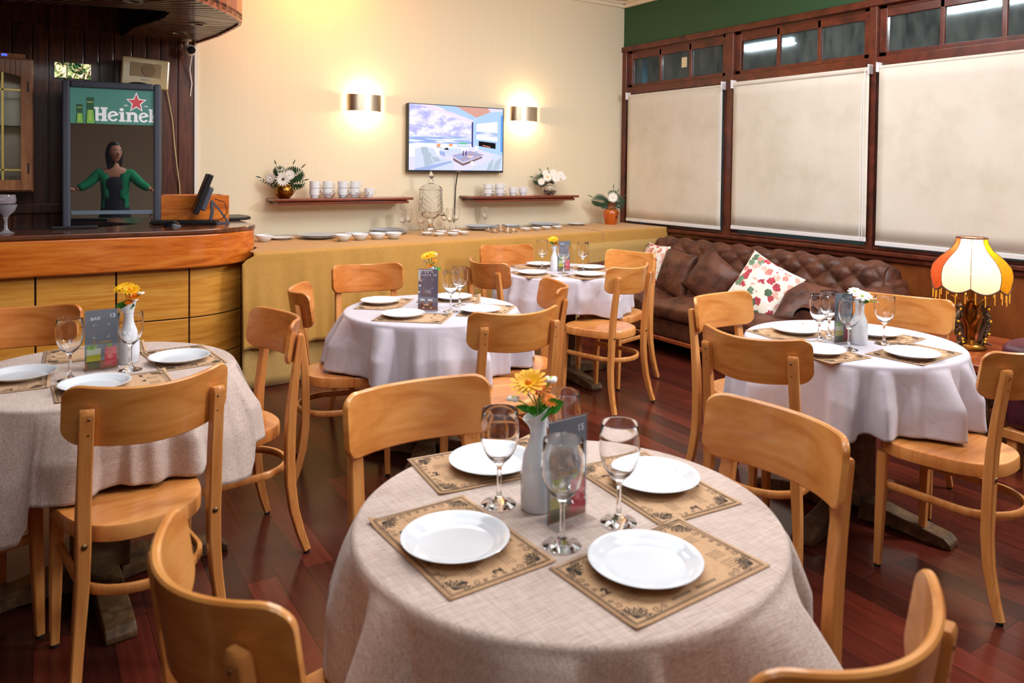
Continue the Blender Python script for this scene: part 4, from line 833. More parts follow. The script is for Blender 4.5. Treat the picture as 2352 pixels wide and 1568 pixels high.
bouquet(0.295, 3.085, lip=0.203, items=[('y', -0.012, 0.070, 0.030, 0.01), ('y', 0.018, 0.066, 0.028, 0.02), ('o', 0.02, 0.040, 0.022, 0.0), ('o', 0.012, 0.020, 0.014, 0.02), ('s', 0.045, 0.052, 0.012, 0.0), ('s', 0.03, 0.028, 0.01, 0.01), ('l', -0.035, 0.012, 0.012, 0.02), ('l', 0.03, 0.01, 0.012, 0.02), ('l', -0.01, 0.016, 0.012, 0.02), ('l', -0.03, 0.02, 0.012, -0.02)], label='yellow flowers and green leaves in the vase of table 13', grp='fresh flowers on the round tables')
bouquet(1.752, 3.565, [('y', -0.022, 0.075, 0.030, 0.01), ('y', 0.0, 0.08, 0.028, 0.0), ('o', 0.018, 0.055, 0.012, 0.02), ('o', -0.005, 0.025, 0.014, 0.02), ('s', 0.02, 0.085, 0.010, 0.0), ('s', -0.035, 0.05, 0.010, 0.0), ('l', 0.05, 0.01, 0.012, 0.0), ('l', 0.0, 0.03, 0.012, 0.02), ('l', 0.02, 0.02, 0.012, 0.02)], 'yellow flowers rising behind the CARTA 14 menu stand', grp='fresh flowers on the round tables')
bouquet(3.100, 4.345, [('y', -0.012, 0.038, 0.032, 0.01), ('o', 0.012, 0.010, 0.018, 0.01), ('l', -0.03, 0.02, 0.010, 0.01), ('l', 0.01, 0.015, 0.01, 0.02)], 'small yellow flowers on the farthest round table', grp='fresh flowers on the round tables')
bouquet(2.926, 1.872, [('w', -0.006, 0.022, 0.038, 0.03), ('w', 0.018, 0.020, 0.036, 0.0), ('w', -0.02, 0.035, 0.03, -0.01), ('s', 0.062, 0.008, 0.006, 0.0), ('s', 0.07, -0.004, 0.005, 0.01), ('s', 0.055, -0.006, 0.005, 0.0), ('l', 0.02, 0.0, 0.012, 0.03), ('l', -0.01, 0.0, 0.01, 0.02), ('l', 0.03, 0.005, 0.01, 0.0)], 'white flowers with fine green sprigs in the vase of table 17', grp='fresh flowers on the round tables')
TW = [  # table, plate (x, y), mat (x, y, angle of long side), where
 (15, (0.935,1.562), (0.935,1.578,-6), 'behind the left wine glass, far side of table 15'),
 (15, (1.206,1.281), (1.195,1.275,86), 'at the right side of table 15'),
 (15, (0.678,1.266), (0.691,1.282,92), 'at the left front of table 15'),
 (15, (0.932,1.010), (0.960,0.999,2.7), 'closest to the camera on table 15'),
 (14, (1.544,3.746), (1.560,3.725,50), 'at the far left of table 14'),
 (14, (1.501,3.358), (1.535,3.317,-41), 'at the near left of table 14'),
 (14, (1.935,3.665), (1.925,3.690,-30), 'behind the wine glasses of table 14'),
 (14, (1.880,3.271), (1.930,3.290,45), 'at the right of table 14 above a chair back'),
 (13, (0.455,3.011), (0.475,3.060,95), 'at the right of table 13'),
 (13, (-0.028,3.033), (-0.060,3.035,88), 'at the left edge of the photo on table 13'),
 (13, (0.170,2.782), (0.225,2.780,2), 'on table 13 peeking over the near chair back'),
 (13, None, (0.205,3.300,-3), 'under the menu stand on the far side of table 13'),
 (16, (3.154,4.607), (3.10,4.60,0), 'at the far side of the farthest round table'),
 (16, (2.858,4.264), (2.865,4.27,82), 'at the left of the farthest round table'),
 (16, (3.384,4.289), (3.40,4.30,94), 'at the right of the farthest round table'),
 (16, (3.152,4.008), (3.17,4.01,4), 'at the near side of the farthest round table'),
 (17, (2.875,2.151), (2.86,2.16,-10), 'at the far left of table 17'),
 (17, (2.631,1.860), (2.655,1.885,84), 'partly behind a chair back on table 17'),
 (17, (3.137,1.925), (3.145,1.935,95), 'behind the white vase of table 17'),
 (17, (2.904,1.632), (2.962,1.655,4), 'at the right front of table 17')]
for tb, p, m_, lb in TW:
    mproto.put((m_[0], m_[1], ZT+0.0002), R(m_[2]), 'ornate kraft placemat %s' % lb.replace('under the menu stand on the far side of', 'under the menu stand of'), 'kraft placemats on the round tables')
    if p: plate.put((p[0], p[1], ZT+0.0022), 0, 'round white plate %s' % lb, 'white plates on the round tables')
for x, y, lb in [(0.843,1.377,'wine glass on table 15 in front of the far plate'), (1.009,1.175,'wine glass on table 15 right of the menu stand'), (0.854,1.160,'wine glass nearest the camera, in front of the BAR 15 menu'), (1.036,1.412,'wine glass half hidden behind the vase and menu of table 15'),
 (0.106,2.928,'wine glass left of the BAR 13 menu stand'), (0.290,2.963,'wine glass right of the BAR 13 menu, in front of the vase'),
 (1.760,3.36,'nearer of the two wine glasses on table 14'), (1.875,3.48,'farther of the two wine glasses on table 14'),
 (3.085,4.478,'leftmost wine glass on the farthest round table'), (3.063,4.185,'wine glass in front of the menu on the farthest round table'), (3.275,4.245,'rightmost wine glass on the farthest round table'),
 (2.787,1.969,'leftmost wine glass on table 17'), (2.792,1.833,'wine glass in front of the white vase on table 17'), (3.016,1.816,'rightmost wine glass on table 17'), (2.90,2.00,'wine glass behind the BAR 17 menu stand')]:
    wglass.put((x, y, ZT+0.0003), 0, lb, 'wine glasses on the round tables')
# ---------------------------------------------------------------- buffet along the back wall
def drape(x0, x1, yf0, yf1, yb, z0, zlow, m, label, seed, name='tablecloth', amp=0.018, right=None, k1=9):
    rnd = random.Random(seed); ph = [rnd.uniform(0, 6.28) for _ in range(5)]
    def fn(u, v):
        x = x0+(x1-x0)*u; yf = yf0+(yf1-yf0)*u
        f = 0.5*sin(k1*u*pi+ph[0]+0.6*sin(4*u+ph[3]))+0.35*sin(2.3*k1*u*pi+ph[1])+0.2*sin(5.1*k1*u*pi+ph[2])
        if x0 < 2:
            yy = yb+(yf+0.02-yb)*v/0.3 if v < 0.3 else yf
            xl = 1.312 if yy > 5.34 else max(1.218, 0.812+sqrt(max(0, 0.3283-(5.66-yy)**2))); x = xl+(x1-xl)*u
        if v < 0.3: return (x, yb+(yf+0.02-yb)*v/0.3, z0+0.002*sin(9*x+5*v))
        if v < 0.4:
            a = (v-0.3)/0.1*pi/2; return (x, yf+0.02-0.02*sin(a), z0-0.02*(1-cos(a)))
        s = (v-0.4)/0.6
        return (x-(0.075*min(1, max(0, s-0.02)*30)*(1-u)**12 if x0 < 2 else 0), yf-s**0.9*(0.035+amp*f), z0-0.02-(z0-0.02-zlow)*s+0.012*sin(7*u+ph[4])*s)
    b = MB().grid(fn, 160, 40)
    if right is not None:
        b.grid(lambda u, v: (x1+0.012*sin(9*u)*v*0.5, yb+(yf1+0.02-yb)*u, z0-(z0-right)*v), 12, 8)
    o = b.build(name, m, None, smooth=70, solid=0.0015, soff=-1); tag(o, label, 'tablecloth'); return o
drape(1.312, 4.43, 5.10, 5.44, YB-0.02, 0.9, 0.285, gold, 'long gold cloth over the buffet table along the back wall', 3, amp=0.05, k1=13)
drape(4.435, 5.36, 5.46, 5.56, YB-0.02, 0.902, 0.30, gold, 'gold cloth over the corner end of the buffet by the window', 8, amp=0.012, k1=4)
b = MB().grid(lambda u, v: (1.145+(5.30-1.145)*u, 5.115+0.40*u+0.0-0.02*v-0.012*sin(u*40)*v-0.008*sin(u*91+1)*v, 0.80-0.795*v), 200, 12)
tag(b.build('tablecloth', gold_low, None, smooth=70, solid=0.0015), 'paler gold underskirt reaching the floor below the buffet cloth', 'tablecloth')
tb = empty('buffet_table', (3.0, 5.9, 0)); tag(tb, 'long buffet table hidden under the gold cloths', 'table')
MB().b2(-1.70, 2.35, -0.34, 0.38, 0.86, 0.893).build('tabletop', foot_wood, tb, smooth=0)
for x in (-1.6, 0.2, 2.25):
    for y in (-0.3, 0.34): MB().b2(x-0.03, x+0.03, y-0.03, y+0.03, 0, 0.86).build('leg', foot_wood, tb, smooth=0)
ZB_ = 0.9025
def stack(pr, x, y, n, z0, dz, label, group):
    for k in range(n): pr.put((x, y, z0+k*dz), 0, label if n == 1 else label % ('top' if k == n-1 else ('bottom' if k == 0 else 'middle')), group)
pl_s = Proto(tag(make_plate(0.102, 0.018), 'x', 'plate')); pl_b = Proto(tag(make_plate(0.156, 0.020, grey_china, 'serving_plate'), 'x', 'plate')); pl_w = Proto(tag(make_plate(0.156, 0.020, china, 'serving_plate'), 'x', 'plate'))
G = 'plates on the gold buffet'
pl_s.put((1.62, 5.93, ZB_), 0, 'small white plate at the left end of the buffet', G)
pl_w.put((1.904, 5.90, ZB_), 0, 'large white plate under the grey one, left half of the buffet', G); pl_b.put((1.904, 5.90, ZB_+0.010), 0, 'large grey-blue plate on top of the leftmost stack of the buffet', G)
pl_s.put((2.27, 6.03, ZB_), 0, 'white plate behind the four white bowls on the buffet', G)
for k in range(3): (pl_w if k < 2 else pl_b).put((2.545, 6.04, ZB_+k*0.010), 0, ['bottom', 'middle', 'top grey-blue'][k]+' plate of the stack behind the rightmost white bowl', G)
for k in range(3): (pl_w if k < 2 else pl_b).put((3.50, 6.08, ZB_+k*0.009), 0, ['bottom', 'middle', 'top grey-blue'][k]+' plate of the stack left of the clear glass dishes', G)
for k in range(2): pl_s.put((3.83, 6.10, ZB_+k*0.014), 0, ['lower', 'upper'][k]+' small white plate behind the clear glass dishes', G)
for k in range(2): (pl_w, pl_b)[k].put((4.24, 6.12, ZB_+k*0.010), 0, ['lower white', 'upper grey-blue'][k]+' plate of the stack right of the glass dishes', G)
pl_s.put((4.66, 6.15, ZB_), 0, 'lone white plate toward the corner end of the buffet', G)
bwl = Proto(tag(MB().lathe([(0.001, 0.003), (0.03, 0.0), (0.036, 0.002), (0.052, 0.022), (0.060, 0.034), (0.060, 0.038), (0.0655, 0.040), (0.066, 0.050), (0.063, 0.051), (0.058, 0.036), (0.048, 0.018), (0.03, 0.006), (0.001, 0.006)], 40).build('soup_bowl', china), 'x', 'bowl'))
for i, (x, y) in enumerate([(1.46, 5.80), (1.996, 5.593), (2.135, 5.601), (2.282, 5.609), (2.415, 5.600)]):
    bwl.put((x, y, ZB_), 0, ['white bowl beside the bar edge at the left end of the buffet', 'leftmost of the four white bowls in a row on the buffet', 'second from left of the four white bowls in a row', 'third from left of the four white bowls in a row', 'rightmost of the four white bowls in a row'][i], 'white bowls on the buffet')
dsh = Proto(tag(MB().lathe([(0.001, 0.004), (0.022, 0.0), (0.027, 0.001), (0.027, 0.004), (0.042, 0.013), (0.0495, 0.021), (0.050, 0.026), (0.047, 0.026), (0.038, 0.013), (0.02, 0.008), (0.001, 0.008)], 36).build('sauce_dish', china), 'x', 'dish'))
DL = [(2.781,5.748,'white sauce dish at the left of the six below the glass dispenser'),(2.835,5.639,'white sauce dish front left of the six below the glass dispenser'),(2.955,5.824,'white sauce dish back left of the six by the glass dispenser'),(2.955,5.622,'white sauce dish front middle of the six by the glass dispenser'),(3.095,5.835,'white sauce dish back right of the six by the glass dispenser'),(3.093,5.680,'white sauce dish at the right of the six by the glass dispenser'),
 (3.795,5.782,'leftmost of four white sauce dishes right of the glass dishes'),(3.923,5.800,'second of four white sauce dishes right of the glass dishes'),(4.055,5.822,'third of four white sauce dishes right of the glass dishes'),(4.190,5.834,'rightmost of four white sauce dishes on the buffet')]
for x, y, lb in DL: dsh.put((x, y, ZB_), 0, lb, 'white sauce dishes on the buffet')
gd = Proto(tag(MB().lathe([(0.001, 0), (0.026, 0), (0.034, 0.012), (0.040, 0.034), (0.0385, 0.034), (0.032, 0.013), (0.024, 0.004), (0.001, 0.004)], 28).build('glass_dish', glass), 'x', 'dish'))
for x, y, z, lb in [(3.44,5.84,0,'clear glass dish at the left back of the cluster on the buffet'),(3.43,5.72,0,'clear glass dish at the left front of the cluster'),(3.53,5.66,0,'clear glass dish at the centre front of the cluster'),(3.53,5.78,0,'clear glass dish in the middle of the cluster'),(3.62,5.71,0,'clear glass dish at the right front of the cluster'),(3.64,5.83,0,'clear glass dish at the right back of the cluster'),(3.53,5.78,0.034,'clear glass dish stacked on top of the middle one')]:
    gd.put((x, y, ZB_+z), 0, lb, 'clear glass dishes on the buffet')
wgb = Proto(tag(MB().lathe([(r*0.86, z*0.98) for r, z in wg], 32).build('wine_glass', glass), 'x', 'wine glass'))
for x, y, lb in [(2.66,5.98,'leftmost tall wine glass on the buffet'),(2.76,6.08,'wine glass just right of the leftmost one on the buffet'),(2.75,5.80,'wine glass left of the glass dispenser on the buffet'),(3.13,6.12,'wine glass touching the right side of the dispenser on the buffet'),(3.10,5.95,'wine glass front right of the dispenser on the buffet'),(3.24,6.10,'wine glass back right of the dispenser on the buffet'),(3.61,6.21,'lone wine glass standing behind the plate stack on the buffet')]:
    wgb.put((x, y, ZB_), 0, lb, 'wine glasses on the buffet')
# glass drink dispenser
dg = empty('drink_dispenser', (2.97, 6.07, ZB_)); tag(dg, 'tall cut glass drink dispenser with pointed lid on the buffet', 'dispenser')
cutg = mat('cut_glass', (252,253,255), 0.02, trans=1, ior=1.33)
body = []; nz_ = 26
def rb(t): # radius along the height t 0..1
    return 0.036+0.066*min(1, t/0.22)**0.7 if t < 0.22 else 0.102+0.003*sin(t*5)
rg = []
for j in range(nz_*2+1):
    t = j/(nz_*2); z = 0.115+0.255*t; ring = []
    for k in range(72):
        a = 2*pi*k/72; d = abs(((k/72*12+t*6) % 1)-0.5)+abs(((k/72*12-t*6) % 1)-0.5)
        ring.append(((rb(t)+0.014*(d-0.5)*(1 if t > 0.12 else 0.3))*cos(a), (rb(t)+0.014*(d-0.5)*(1 if t > 0.12 else 0.3))*sin(a), z))
    rg.append(ring)
for j in range(nz_, -1, -1):
    t = j/nz_; rg.append([((rb(t)-0.010)*cos(2*pi*k/72), (rb(t)-0.010)*sin(2*pi*k/72), 0.122+0.248*t) for k in range(72)])
MB().rings(rg, cap=True).build('jar', cutg, dg, smooth=25)
MB().lathe([(0.001, 0), (0.055, 0), (0.058, 0.006), (0.042, 0.025), (0.022, 0.05), (0.018, 0.075), (0.026, 0.095), (0.036, 0.114), (0.001, 0.114)], 24).build('pedestal', cutg, dg, smooth=30)
MB().lathe([(0.102, 0.371), (0.106, 0.375), (0.106, 0.382), (0.085, 0.405), (0.045, 0.420), (0.024, 0.428), (0.030, 0.440), (0.024, 0.452), (0.014, 0.462), (0.012, 0.47), (0.022, 0.488), (0.020, 0.505), (0.008, 0.53), (0.001, 0.54)], 32).build('lid', cutg, dg, smooth=40)
b = MB().tube([(0.06, -0.085, 0.15), (0.078, -0.118, 0.15), (0.082, -0.126, 0.142)], 0.008, 10); b.tube([(0.075, -0.112, 0.15), (0.075, -0.112, 0.172)], 0.006, 8); b.build('tap', silver, dg)
# ---------------------------------------------------------------- wall shelves
ZS = 1.21
def shelf(x0, x1, label):
    o = empty('wall_shelf', ((x0+x1)/2, YB, ZS)); tag(o, label, 'shelf', 'wooden wall shelves beside the television'); w = (x1-x0)/2
    MB().b2(-w, w, -0.26, 0, -0.022, 0).build('board', shelf_wood, o, smooth=0, bevel=0.007)
    b = MB().b2(-w+0.035, w-0.035, -0.235, 0, -0.052, -0.030); b.b2(-w+0.045, w-0.045, -0.225, 0, -0.030, -0.022); b.build('moulding', shelf_wood, o, smooth=0, bevel=0.006)
shelf(1.60, 2.80, 'left mahogany wall shelf carrying the brass pot and white mugs'); shelf(3.385, 4.62, 'right mahogany wall shelf carrying the glass fishbowl and cups')
def mug(r, h, hz):
    o = empty('stacking_cup'); tag(o, 'x', 'cup')
    MB().lathe([(0.001, 0.002), (r*0.72, 0), (r*0.76, 0.002), (r*0.78, hz), (r*0.98, hz+0.004), (r, hz+0.012), (r*1.01, h), (r*0.95, h), (r*0.92, hz+0.01), (r*0.7, 0.006), (0.001, 0.006)], 32).build('bowl', china, o)
    zt_, zb_ = h*0.86, hz+(h-hz)*0.2
    MB().tube([(r*0.97, 0, zt_), (r*1.35, 0, zt_), (r*1.5, 0, zt_-0.006), (r*1.52, 0, (zt_+zb_)/2), (r*1.42, 0, zb_+0.003), (r*1.2, 0, zb_-0.002), (r*0.97, 0, zb_)], 0.0042, 8).build('handle', china, o)
    return Proto(o)
mL = mug(0.040, 0.078, 0.018); mR = mug(0.042, 0.066, 0.017); mS = mug(0.038, 0.080, 0.022)
ZS2 = ZS+0.0005
for i, x in enumerate([1.955, 2.075, 2.195, 2.31]):
    nm = ['first', 'second', 'third', 'fourth'][i]
    for k in range(2): mL.put((x, 6.20-(0.03 if i % 2 == 0 else 0), ZS2+k*0.0605), R(-28), '%s white mug of the %s stack from the left on the left shelf' % (['lower', 'upper'][k], nm), 'white mugs on the left shelf')
mL.put((2.44, 6.20, ZS2), R(-28), 'single white mug standing right of the mug stacks', 'white mugs on the left shelf')
for i, x in enumerate([3.62, 3.75]):
    for k in range(2): mR.put((x, 6.18, ZS2+k*0.0495), R(-28), '%s white cup of the %s stack on the right shelf' % (['lower', 'upper'][k], ['left', 'right'][i]), 'white cups on the right shelf')
for i, x in enumerate([3.895, 4.01]): mS.put((x, 6.17, ZS2), R(-28), ['single white cup nearer the stacks on the right shelf', 'single white cup nearer the fishbowl vase on the right shelf'][i], 'white cups on the right shelf')
gb = Proto(tag(MB().lathe([(0.001, 0), (0.030, 0), (0.034, 0.006), (0.050, 0.030), (0.057, 0.044), (0.0555, 0.045), (0.046, 0.029), (0.03, 0.006), (0.001, 0.005)], 32).build('glass_bowl', glass), 'x', 'bowl'))
for i, x in enumerate([2.055, 2.19, 2.35]): gb.put((x, 6.115, ZS2), 0, ['leftmost', 'middle', 'rightmost'][i]+' small glass bowl in front of the mugs on the left shelf', 'glass bowls on the left shelf')
# vases with foliage
o = empty('brass_pot', (1.715, 6.19, ZS2)); tag(o, 'round brass pot with a ring handle on the left shelf', 'pot')
MB().lathe([(0.001, 0), (0.04, 0), (0.045, 0.004), (0.070, 0.03), (0.077, 0.062), (0.070, 0.09), (0.052, 0.108), (0.046, 0.118), (0.052, 0.128), (0.048, 0.128), (0.042, 0.118), (0.04, 0.1)], 40).build('body', brass, o)
MB().tube([(0.042+0.024*cos(a), -0.073+0.006*abs(sin(a)), 0.066+0.026*sin(a)) for a in [2*pi*k/20 for k in range(21)]], 0.0028, 6, False).build('handle', brass, o)
o = tag(MB().lathe([(0.001, 0.002), (0.035, 0), (0.045, 0.003), (0.076, 0.035), (0.083, 0.068), (0.072, 0.10), (0.05, 0.118), (0.05, 0.13), (0.056, 0.142), (0.053, 0.142), (0.047, 0.13), (0.047, 0.118), (0.069, 0.099), (0.080, 0.068), (0.073, 0.036), (0.04, 0.006), (0.001, 0.006)], 40).build('fishbowl_vase', glass, loc=(4.33, 6.17, ZS2)), 'clear fishbowl vase holding pebbles on the right shelf', 'vase')
b = MB(); rr_ = random.Random(2)
for k in range(70):
    a = rr_.uniform(0, 2*pi); r_ = 0.058*sqrt(rr_.random()); b.mi = k % 2; b.sph((r_*cos(a), r_*sin(a), 0.018+0.03*rr_.random()+0.0), 0.010, 4, 1, 0.8, 0.7)
tag(b.build('pebbles', [mat('pebble_dark', (84,78,70), 0.7), mat('pebble_light', (176,160,140), 0.7)], loc=(4.33, 6.17, ZS2)), 'grey and white pebbles inside the fishbowl vase', 'pebbles', kind='stuff')
o = empty('terracotta_vase', (5.03, 6.05, ZB_)); tag(o, 'glazed orange clay vase on the corner end of the buffet', 'vase')
MB().lathe([(0.001, 0), (0.058, 0), (0.060, 0.008), (0.074, 0.05), (0.083, 0.10), (0.083, 0.135), (0.070, 0.155)], 40).build('body', terra, o)
MB().lathe([(0.070, 0.155), (0.050, 0.172), (0.044, 0.19), (0.045, 0.215), (0.050, 0.228), (0.046, 0.228), (0.04, 0.20)], 40, (0,0,0)).build('neck', terra_d, o)
b = MB()
def on_vase(a, z, off=0.0015): 
    r_ = 0.058+0.026*min(1, max(0, z-0.0)/0.10)+off; return (r_*cos(a), r_*sin(a), z)
a0 = -pi/2-0.15
for pts in ([(0.0, 0.145), (0.25, 0.135), (0.4, 0.12), (0.3, 0.11)], [(0.15, 0.125), (0.3, 0.10), (0.1, 0.085), (0.3, 0.07), (0.15, 0.05)], [(0.0, 0.08), (0.3, 0.085), (0.45, 0.075)], [(0.15, 0.05), (0.0, 0.03), (-0.1, 0.025)], [(0.5, 0.14), (0.55, 0.12), (0.4, 0.115)]):
    b.tube([on_vase(a0+p[0], p[1]) for p in pts], 0.0025, 5)
b.sph(on_vase(a0+0.2, 0.085, 0.0), 0.014, 5, 1, 0.3, 1); b.build('drawing', terra_i, o)
def fern(b, base, d, L_, n, w, mi=3, droop=0.25, splay=0.75):
    base = Vector(base); d = Vector(d).normalized(); s = d.cross(TV); s = s.normalized() if s.length > 0.05 else RV
    for k in range(1, n+1):
        t = k/n; c = base+d*L_*t*0.9-Vector((0, 0, 1))*droop*L_*t*t*0.5
        ll = w*sin(pi*min(1, 0.15+t*0.8))
        for sg in (-1, 1): leafs(b, c, d*splay+s*sg*1.0, ll, ll*0.085+0.0022, mi, TV)
    leafs(b, base+d*L_*0.85, d, L_*0.25, 0.005, mi, TV)
    b.mi = mi; b.tube([base, base+d*L_*0.5, base+d*L_*0.92-Vector((0,0,1))*droop*L_*0.4], 0.0015, 5)
def foliage(loc, ferns, flowers, label, name='flower_arrangement'):
    o = empty(name, loc); tag(o, label, 'flowers'); M6 = [petal_y, petal_o, petal_w, leaf_d, lime, dark_core]
    for bdir, L_, n, w in ferns:
        lb = MB(); lb.keepn = 1; fern(lb, (0, 0, 0.0), RV*bdir[0]+Vector((0, 0, 1))*bdir[1]+TV*bdir[2], L_, n, w); lb.build('frond', M6, o, smooth=60)
    for (dx, dz, f, r, core) in flowers:
        fb = MB(); fb.keepn = 1; c = RV*dx+Vector((0, 0, dz))+TV*f
        head(fb, c, r, TV+RV*dx*2+Vector((0, 0, 0.2)), 16, 2, core, 2, 0.5, 0.15); fb.mi = 3; fb.tube([(0, 0, 0), c*0.5, c-TV*0.01], 0.002, 5); fb.build('blossom', M6, o, smooth=60)
foliage((1.715, 6.17, ZS2+0.11), [((-0.5, 1.1, 0.0), 0.20, 9, 0.07), ((-1.2, 0.35, 0.2), 0.22, 7, 0.045), ((0.9, 0.9, 0.1), 0.22, 9, 0.085), ((1.1, 0.25, 0.3), 0.20, 8, 0.07), ((-0.2, 1.0, 0.3), 0.15, 7, 0.06), ((0.4, 1.1, -0.1), 0.20, 9, 0.06), ((-0.8, 0.1, 0.4), 0.13, 6, 0.05), ((1.2, -0.15, 0.4), 0.15, 5, 0.04)], [(0.015, 0.045, 0.09, 0.062, 5), (-0.10, 0.05, 0.05, 0.045, 2), (0.05, 0.08, 0.04, 0.045, 2), (-0.02, 0.10, 0.03, 0.035, 4)], 'dark green leaves and white daisies in the brass pot')
foliage((4.33, 6.16, ZS2+0.12), [((-1.1, 0.35, 0.1), 0.20, 9, 0.075), ((-0.7, 0.9, 0.0), 0.17, 8, 0.06), ((-0.2, 1.1, 0.0), 0.15, 7, 0.05), ((1.0, 0.7, 0.0), 0.14, 5, 0.03), ((-0.9, 0.0, 0.3), 0.14, 7, 0.05), ((0.2, 0.2, 0.5), 0.06, 4, 0.04)], [(-0.03, 0.06, 0.07, 0.05, 0), (0.055, 0.055, 0.07, 0.048, 2), (-0.09, 0.015, 0.08, 0.04, 2), (0.03, 0.10, 0.02, 0.042, 2), (0.10, 0.085, 0.0, 0.04, 2), (-0.05, 0.10, 0.02, 0.035, 2), (0.13, 0.06, 0.02, 0.03, 2)], 'white daisies and green leaves in the fishbowl vase')
foliage((5.03, 6.04, ZB_+0.20), [((-1.1, 0.45, 0.1), 0.25, 11, 0.09), ((0.1, 1.2, 0.0), 0.20, 9, 0.07), ((0.9, 0.7, 0.1), 0.17, 9, 0.07), ((1.0, 0.1, 0.2), 0.13, 7, 0.055), ((-0.7, 0.1, 0.3), 0.14, 7, 0.06), ((0.4, 1.0, 0.0), 0.17, 8, 0.06)], [(0.0, 0.085, 0.08, 0.058, 2)], 'palm-like leaves with one white flower in the orange clay vase')
# ---------------------------------------------------------------- television
tv = empty('television', (3.325, YB, 1.74)); tag(tv, 'wall mounted television showing a bright beach house living room', 'television')
TW2, TH2, TY = 0.500, 0.311, -0.075
MB().b2(-TW2, TW2, TY+0.004, -0.02, -TH2, TH2).build('back_case', black_plastic, tv, smooth=0, bevel=0.004)
b = MB().b2(-TW2, TW2, TY-0.004, TY+0.008, -TH2, -TH2+0.020).b2(-TW2, TW2, TY-0.004, TY+0.008, TH2-0.007, TH2).b2(-TW2, -TW2+0.007, TY-0.004, TY+0.008, -TH2+0.02, TH2-0.007).b2(TW2-0.007, TW2, TY-0.004, TY+0.008, -TH2+0.02, TH2-0.007)
bz = b.build('bezel', black_plastic, tv, smooth=0)
text('logo', 'SAMSUNG', 0.010, silver, bz, (0.015, TY-0.0042, -TH2+0.006), (pi/2, 0, 0), 0.0003)
def em(name, c, s=1.0): return mat(name, c, 1.0, spec=0, emit=c, estr=s)
def scr(name, c, s=0.92):
    m = em(name, c, s); m.node_tree.nodes['Principled BSDF'].inputs['Base Color'].default_value = (0.01, 0.01, 0.01, 1); return m
tm = [scr('tv_sky', (190,186,240)), scr('tv_sea', (150,174,226)), scr('tv_white', (242,240,255), 1.0), scr('tv_pale_blue', (176,204,250)), scr('tv_blue', (104,160,240)), scr('tv_wood', (214,160,146)), scr('tv_beam', (236,218,240)), scr('tv_black', (20,12,24), 0.3), scr('tv_fire', (255,150,110)), scr('tv_sofa', (206,214,244)), scr('tv_shade', (160,176,222)), scr('tv_table', (170,160,190)), scr('tv_table_side', (130,100,100)), scr('tv_orange', (240,160,110)), scr('tv_green', (60,200,110)), scr('tv_floor', (222,216,250)), scr('tv_cloud', (236,232,252), 1.0), scr('tv_pillow', (176,190,206)), scr('tv_navy', (40,50,110), 0.8)]
m = tm[0]; v = coords(m, (3.2,1,6)); n = N(m, 'ShaderNodeTexNoise', Scale=2.4, Detail=7.0, Roughness=0.6); L(m, v, n.inputs['Vector'])
L(m, ramp(m, n.outputs[0], [(0.42, (182,180,238)), (0.56, (236,232,254))]), m.node_tree.nodes['Principled BSDF'].inputs['Emission Color'])
m = tm[1]; v = coords(m, (2,1,30)); n = N(m, 'ShaderNodeTexNoise', Scale=2.0, Detail=5.0); L(m, v, n.inputs['Vector'])
L(m, ramp(m, n.outputs[0], [(0.45, (148,172,224)), (0.58, (236,236,252))]), m.node_tree.nodes['Principled BSDF'].inputs['Emission Color'])
# picture coordinates: px in the 1024x722 zoom of the panel, x 0..1015, y 0..715
SW_, SH_ = TW2*2-0.014, TH2*2-0.027
def P2(x, y): return (-TW2+0.007+SW_*x/1000, TH2-0.007-SH_*y/1000)
b = MB(); b.keepn = 1; dep = [0]
def pp(mi, *pts):
    b.mi = mi; dep[0] += 1; flat(b, [P2(*p) for p in pts][::-1], TY-0.0003-dep[0]*0.00003)
pp(15, (0,0), (0,1000), (1000,1000), (1000,0))
pp(0, (0,0), (0,480), (650,500), (650,0)); pp(1, (0,465), (0,610), (650,590), (650,470)); pp(2, (0,600), (0,800), (420,760), (650,640), (650,585))
pp(6, (90,0), (650,250), (660,215), (330,60), (250,0)); pp(3, (250,0), (670,210), (700,160), (480,0)); pp(5, (480,0), (700,160), (860,60), (830,0)); pp(3, (700,160), (690,220), (1000,120), (1000,40), (860,60))
pp(3, (670,210), (670,640), (1000,770), (1000,100)); pp(18, (652,235), (652,625), (668,632), (668,232)); pp(4, (975,110), (975,700), (1000,700), (1000,90))
pp(16, (705,260), (705,500), (940,525), (940,210)); pp(1, (705,380), (705,440), (940,460), (940,390)); pp(7, (730,530), (730,610), (920,650), (920,555)); pp(8, (770,600), (780,592), (860,618), (860,630))
pp(9, (60,680), (60,1000), (460,1000), (460,860), (300,800), (250,660), (100,660)); pp(10, (60,980), (60,1000), (200,1000), (440,880), (440,850)); pp(17, (120,650), (130,760), (240,790), (180,640)); pp(17, (140,740), (160,950), (250,900), (200,730)); pp(9, (190,650), (240,660), (240,740), (200,730)); pp(17, (230,790), (250,880), (330,860), (290,800))
pp(9, (310,680), (310,760), (370,790), (540,730), (540,660), (430,650)); pp(10, (310,700), (370,720), (370,790), (310,760)); pp(7, (355,660), (370,680), (405,685), (400,650))
pp(11, (440,770), (560,870), (790,750), (640,690)); pp(12, (450,800), (560,890), (560,930), (460,850)); pp(12, (560,890), (560,930), (770,800), (770,770)); pp(10, (490,770), (490,800), (530,815), (560,790), (560,760)); pp(18, (560,690), (555,770), (565,775), (570,690)); pp(18, (590,690), (585,760), (597,765), (600,690)); pp(16, (600,780), (640,800), (680,780), (640,765)); pp(8, (615,770), (635,785), (655,770), (630,755))
pp(2, (690,600), (680,680), (720,690), (730,620)); pp(10, (695,690), (700,730), (715,730), (720,690))
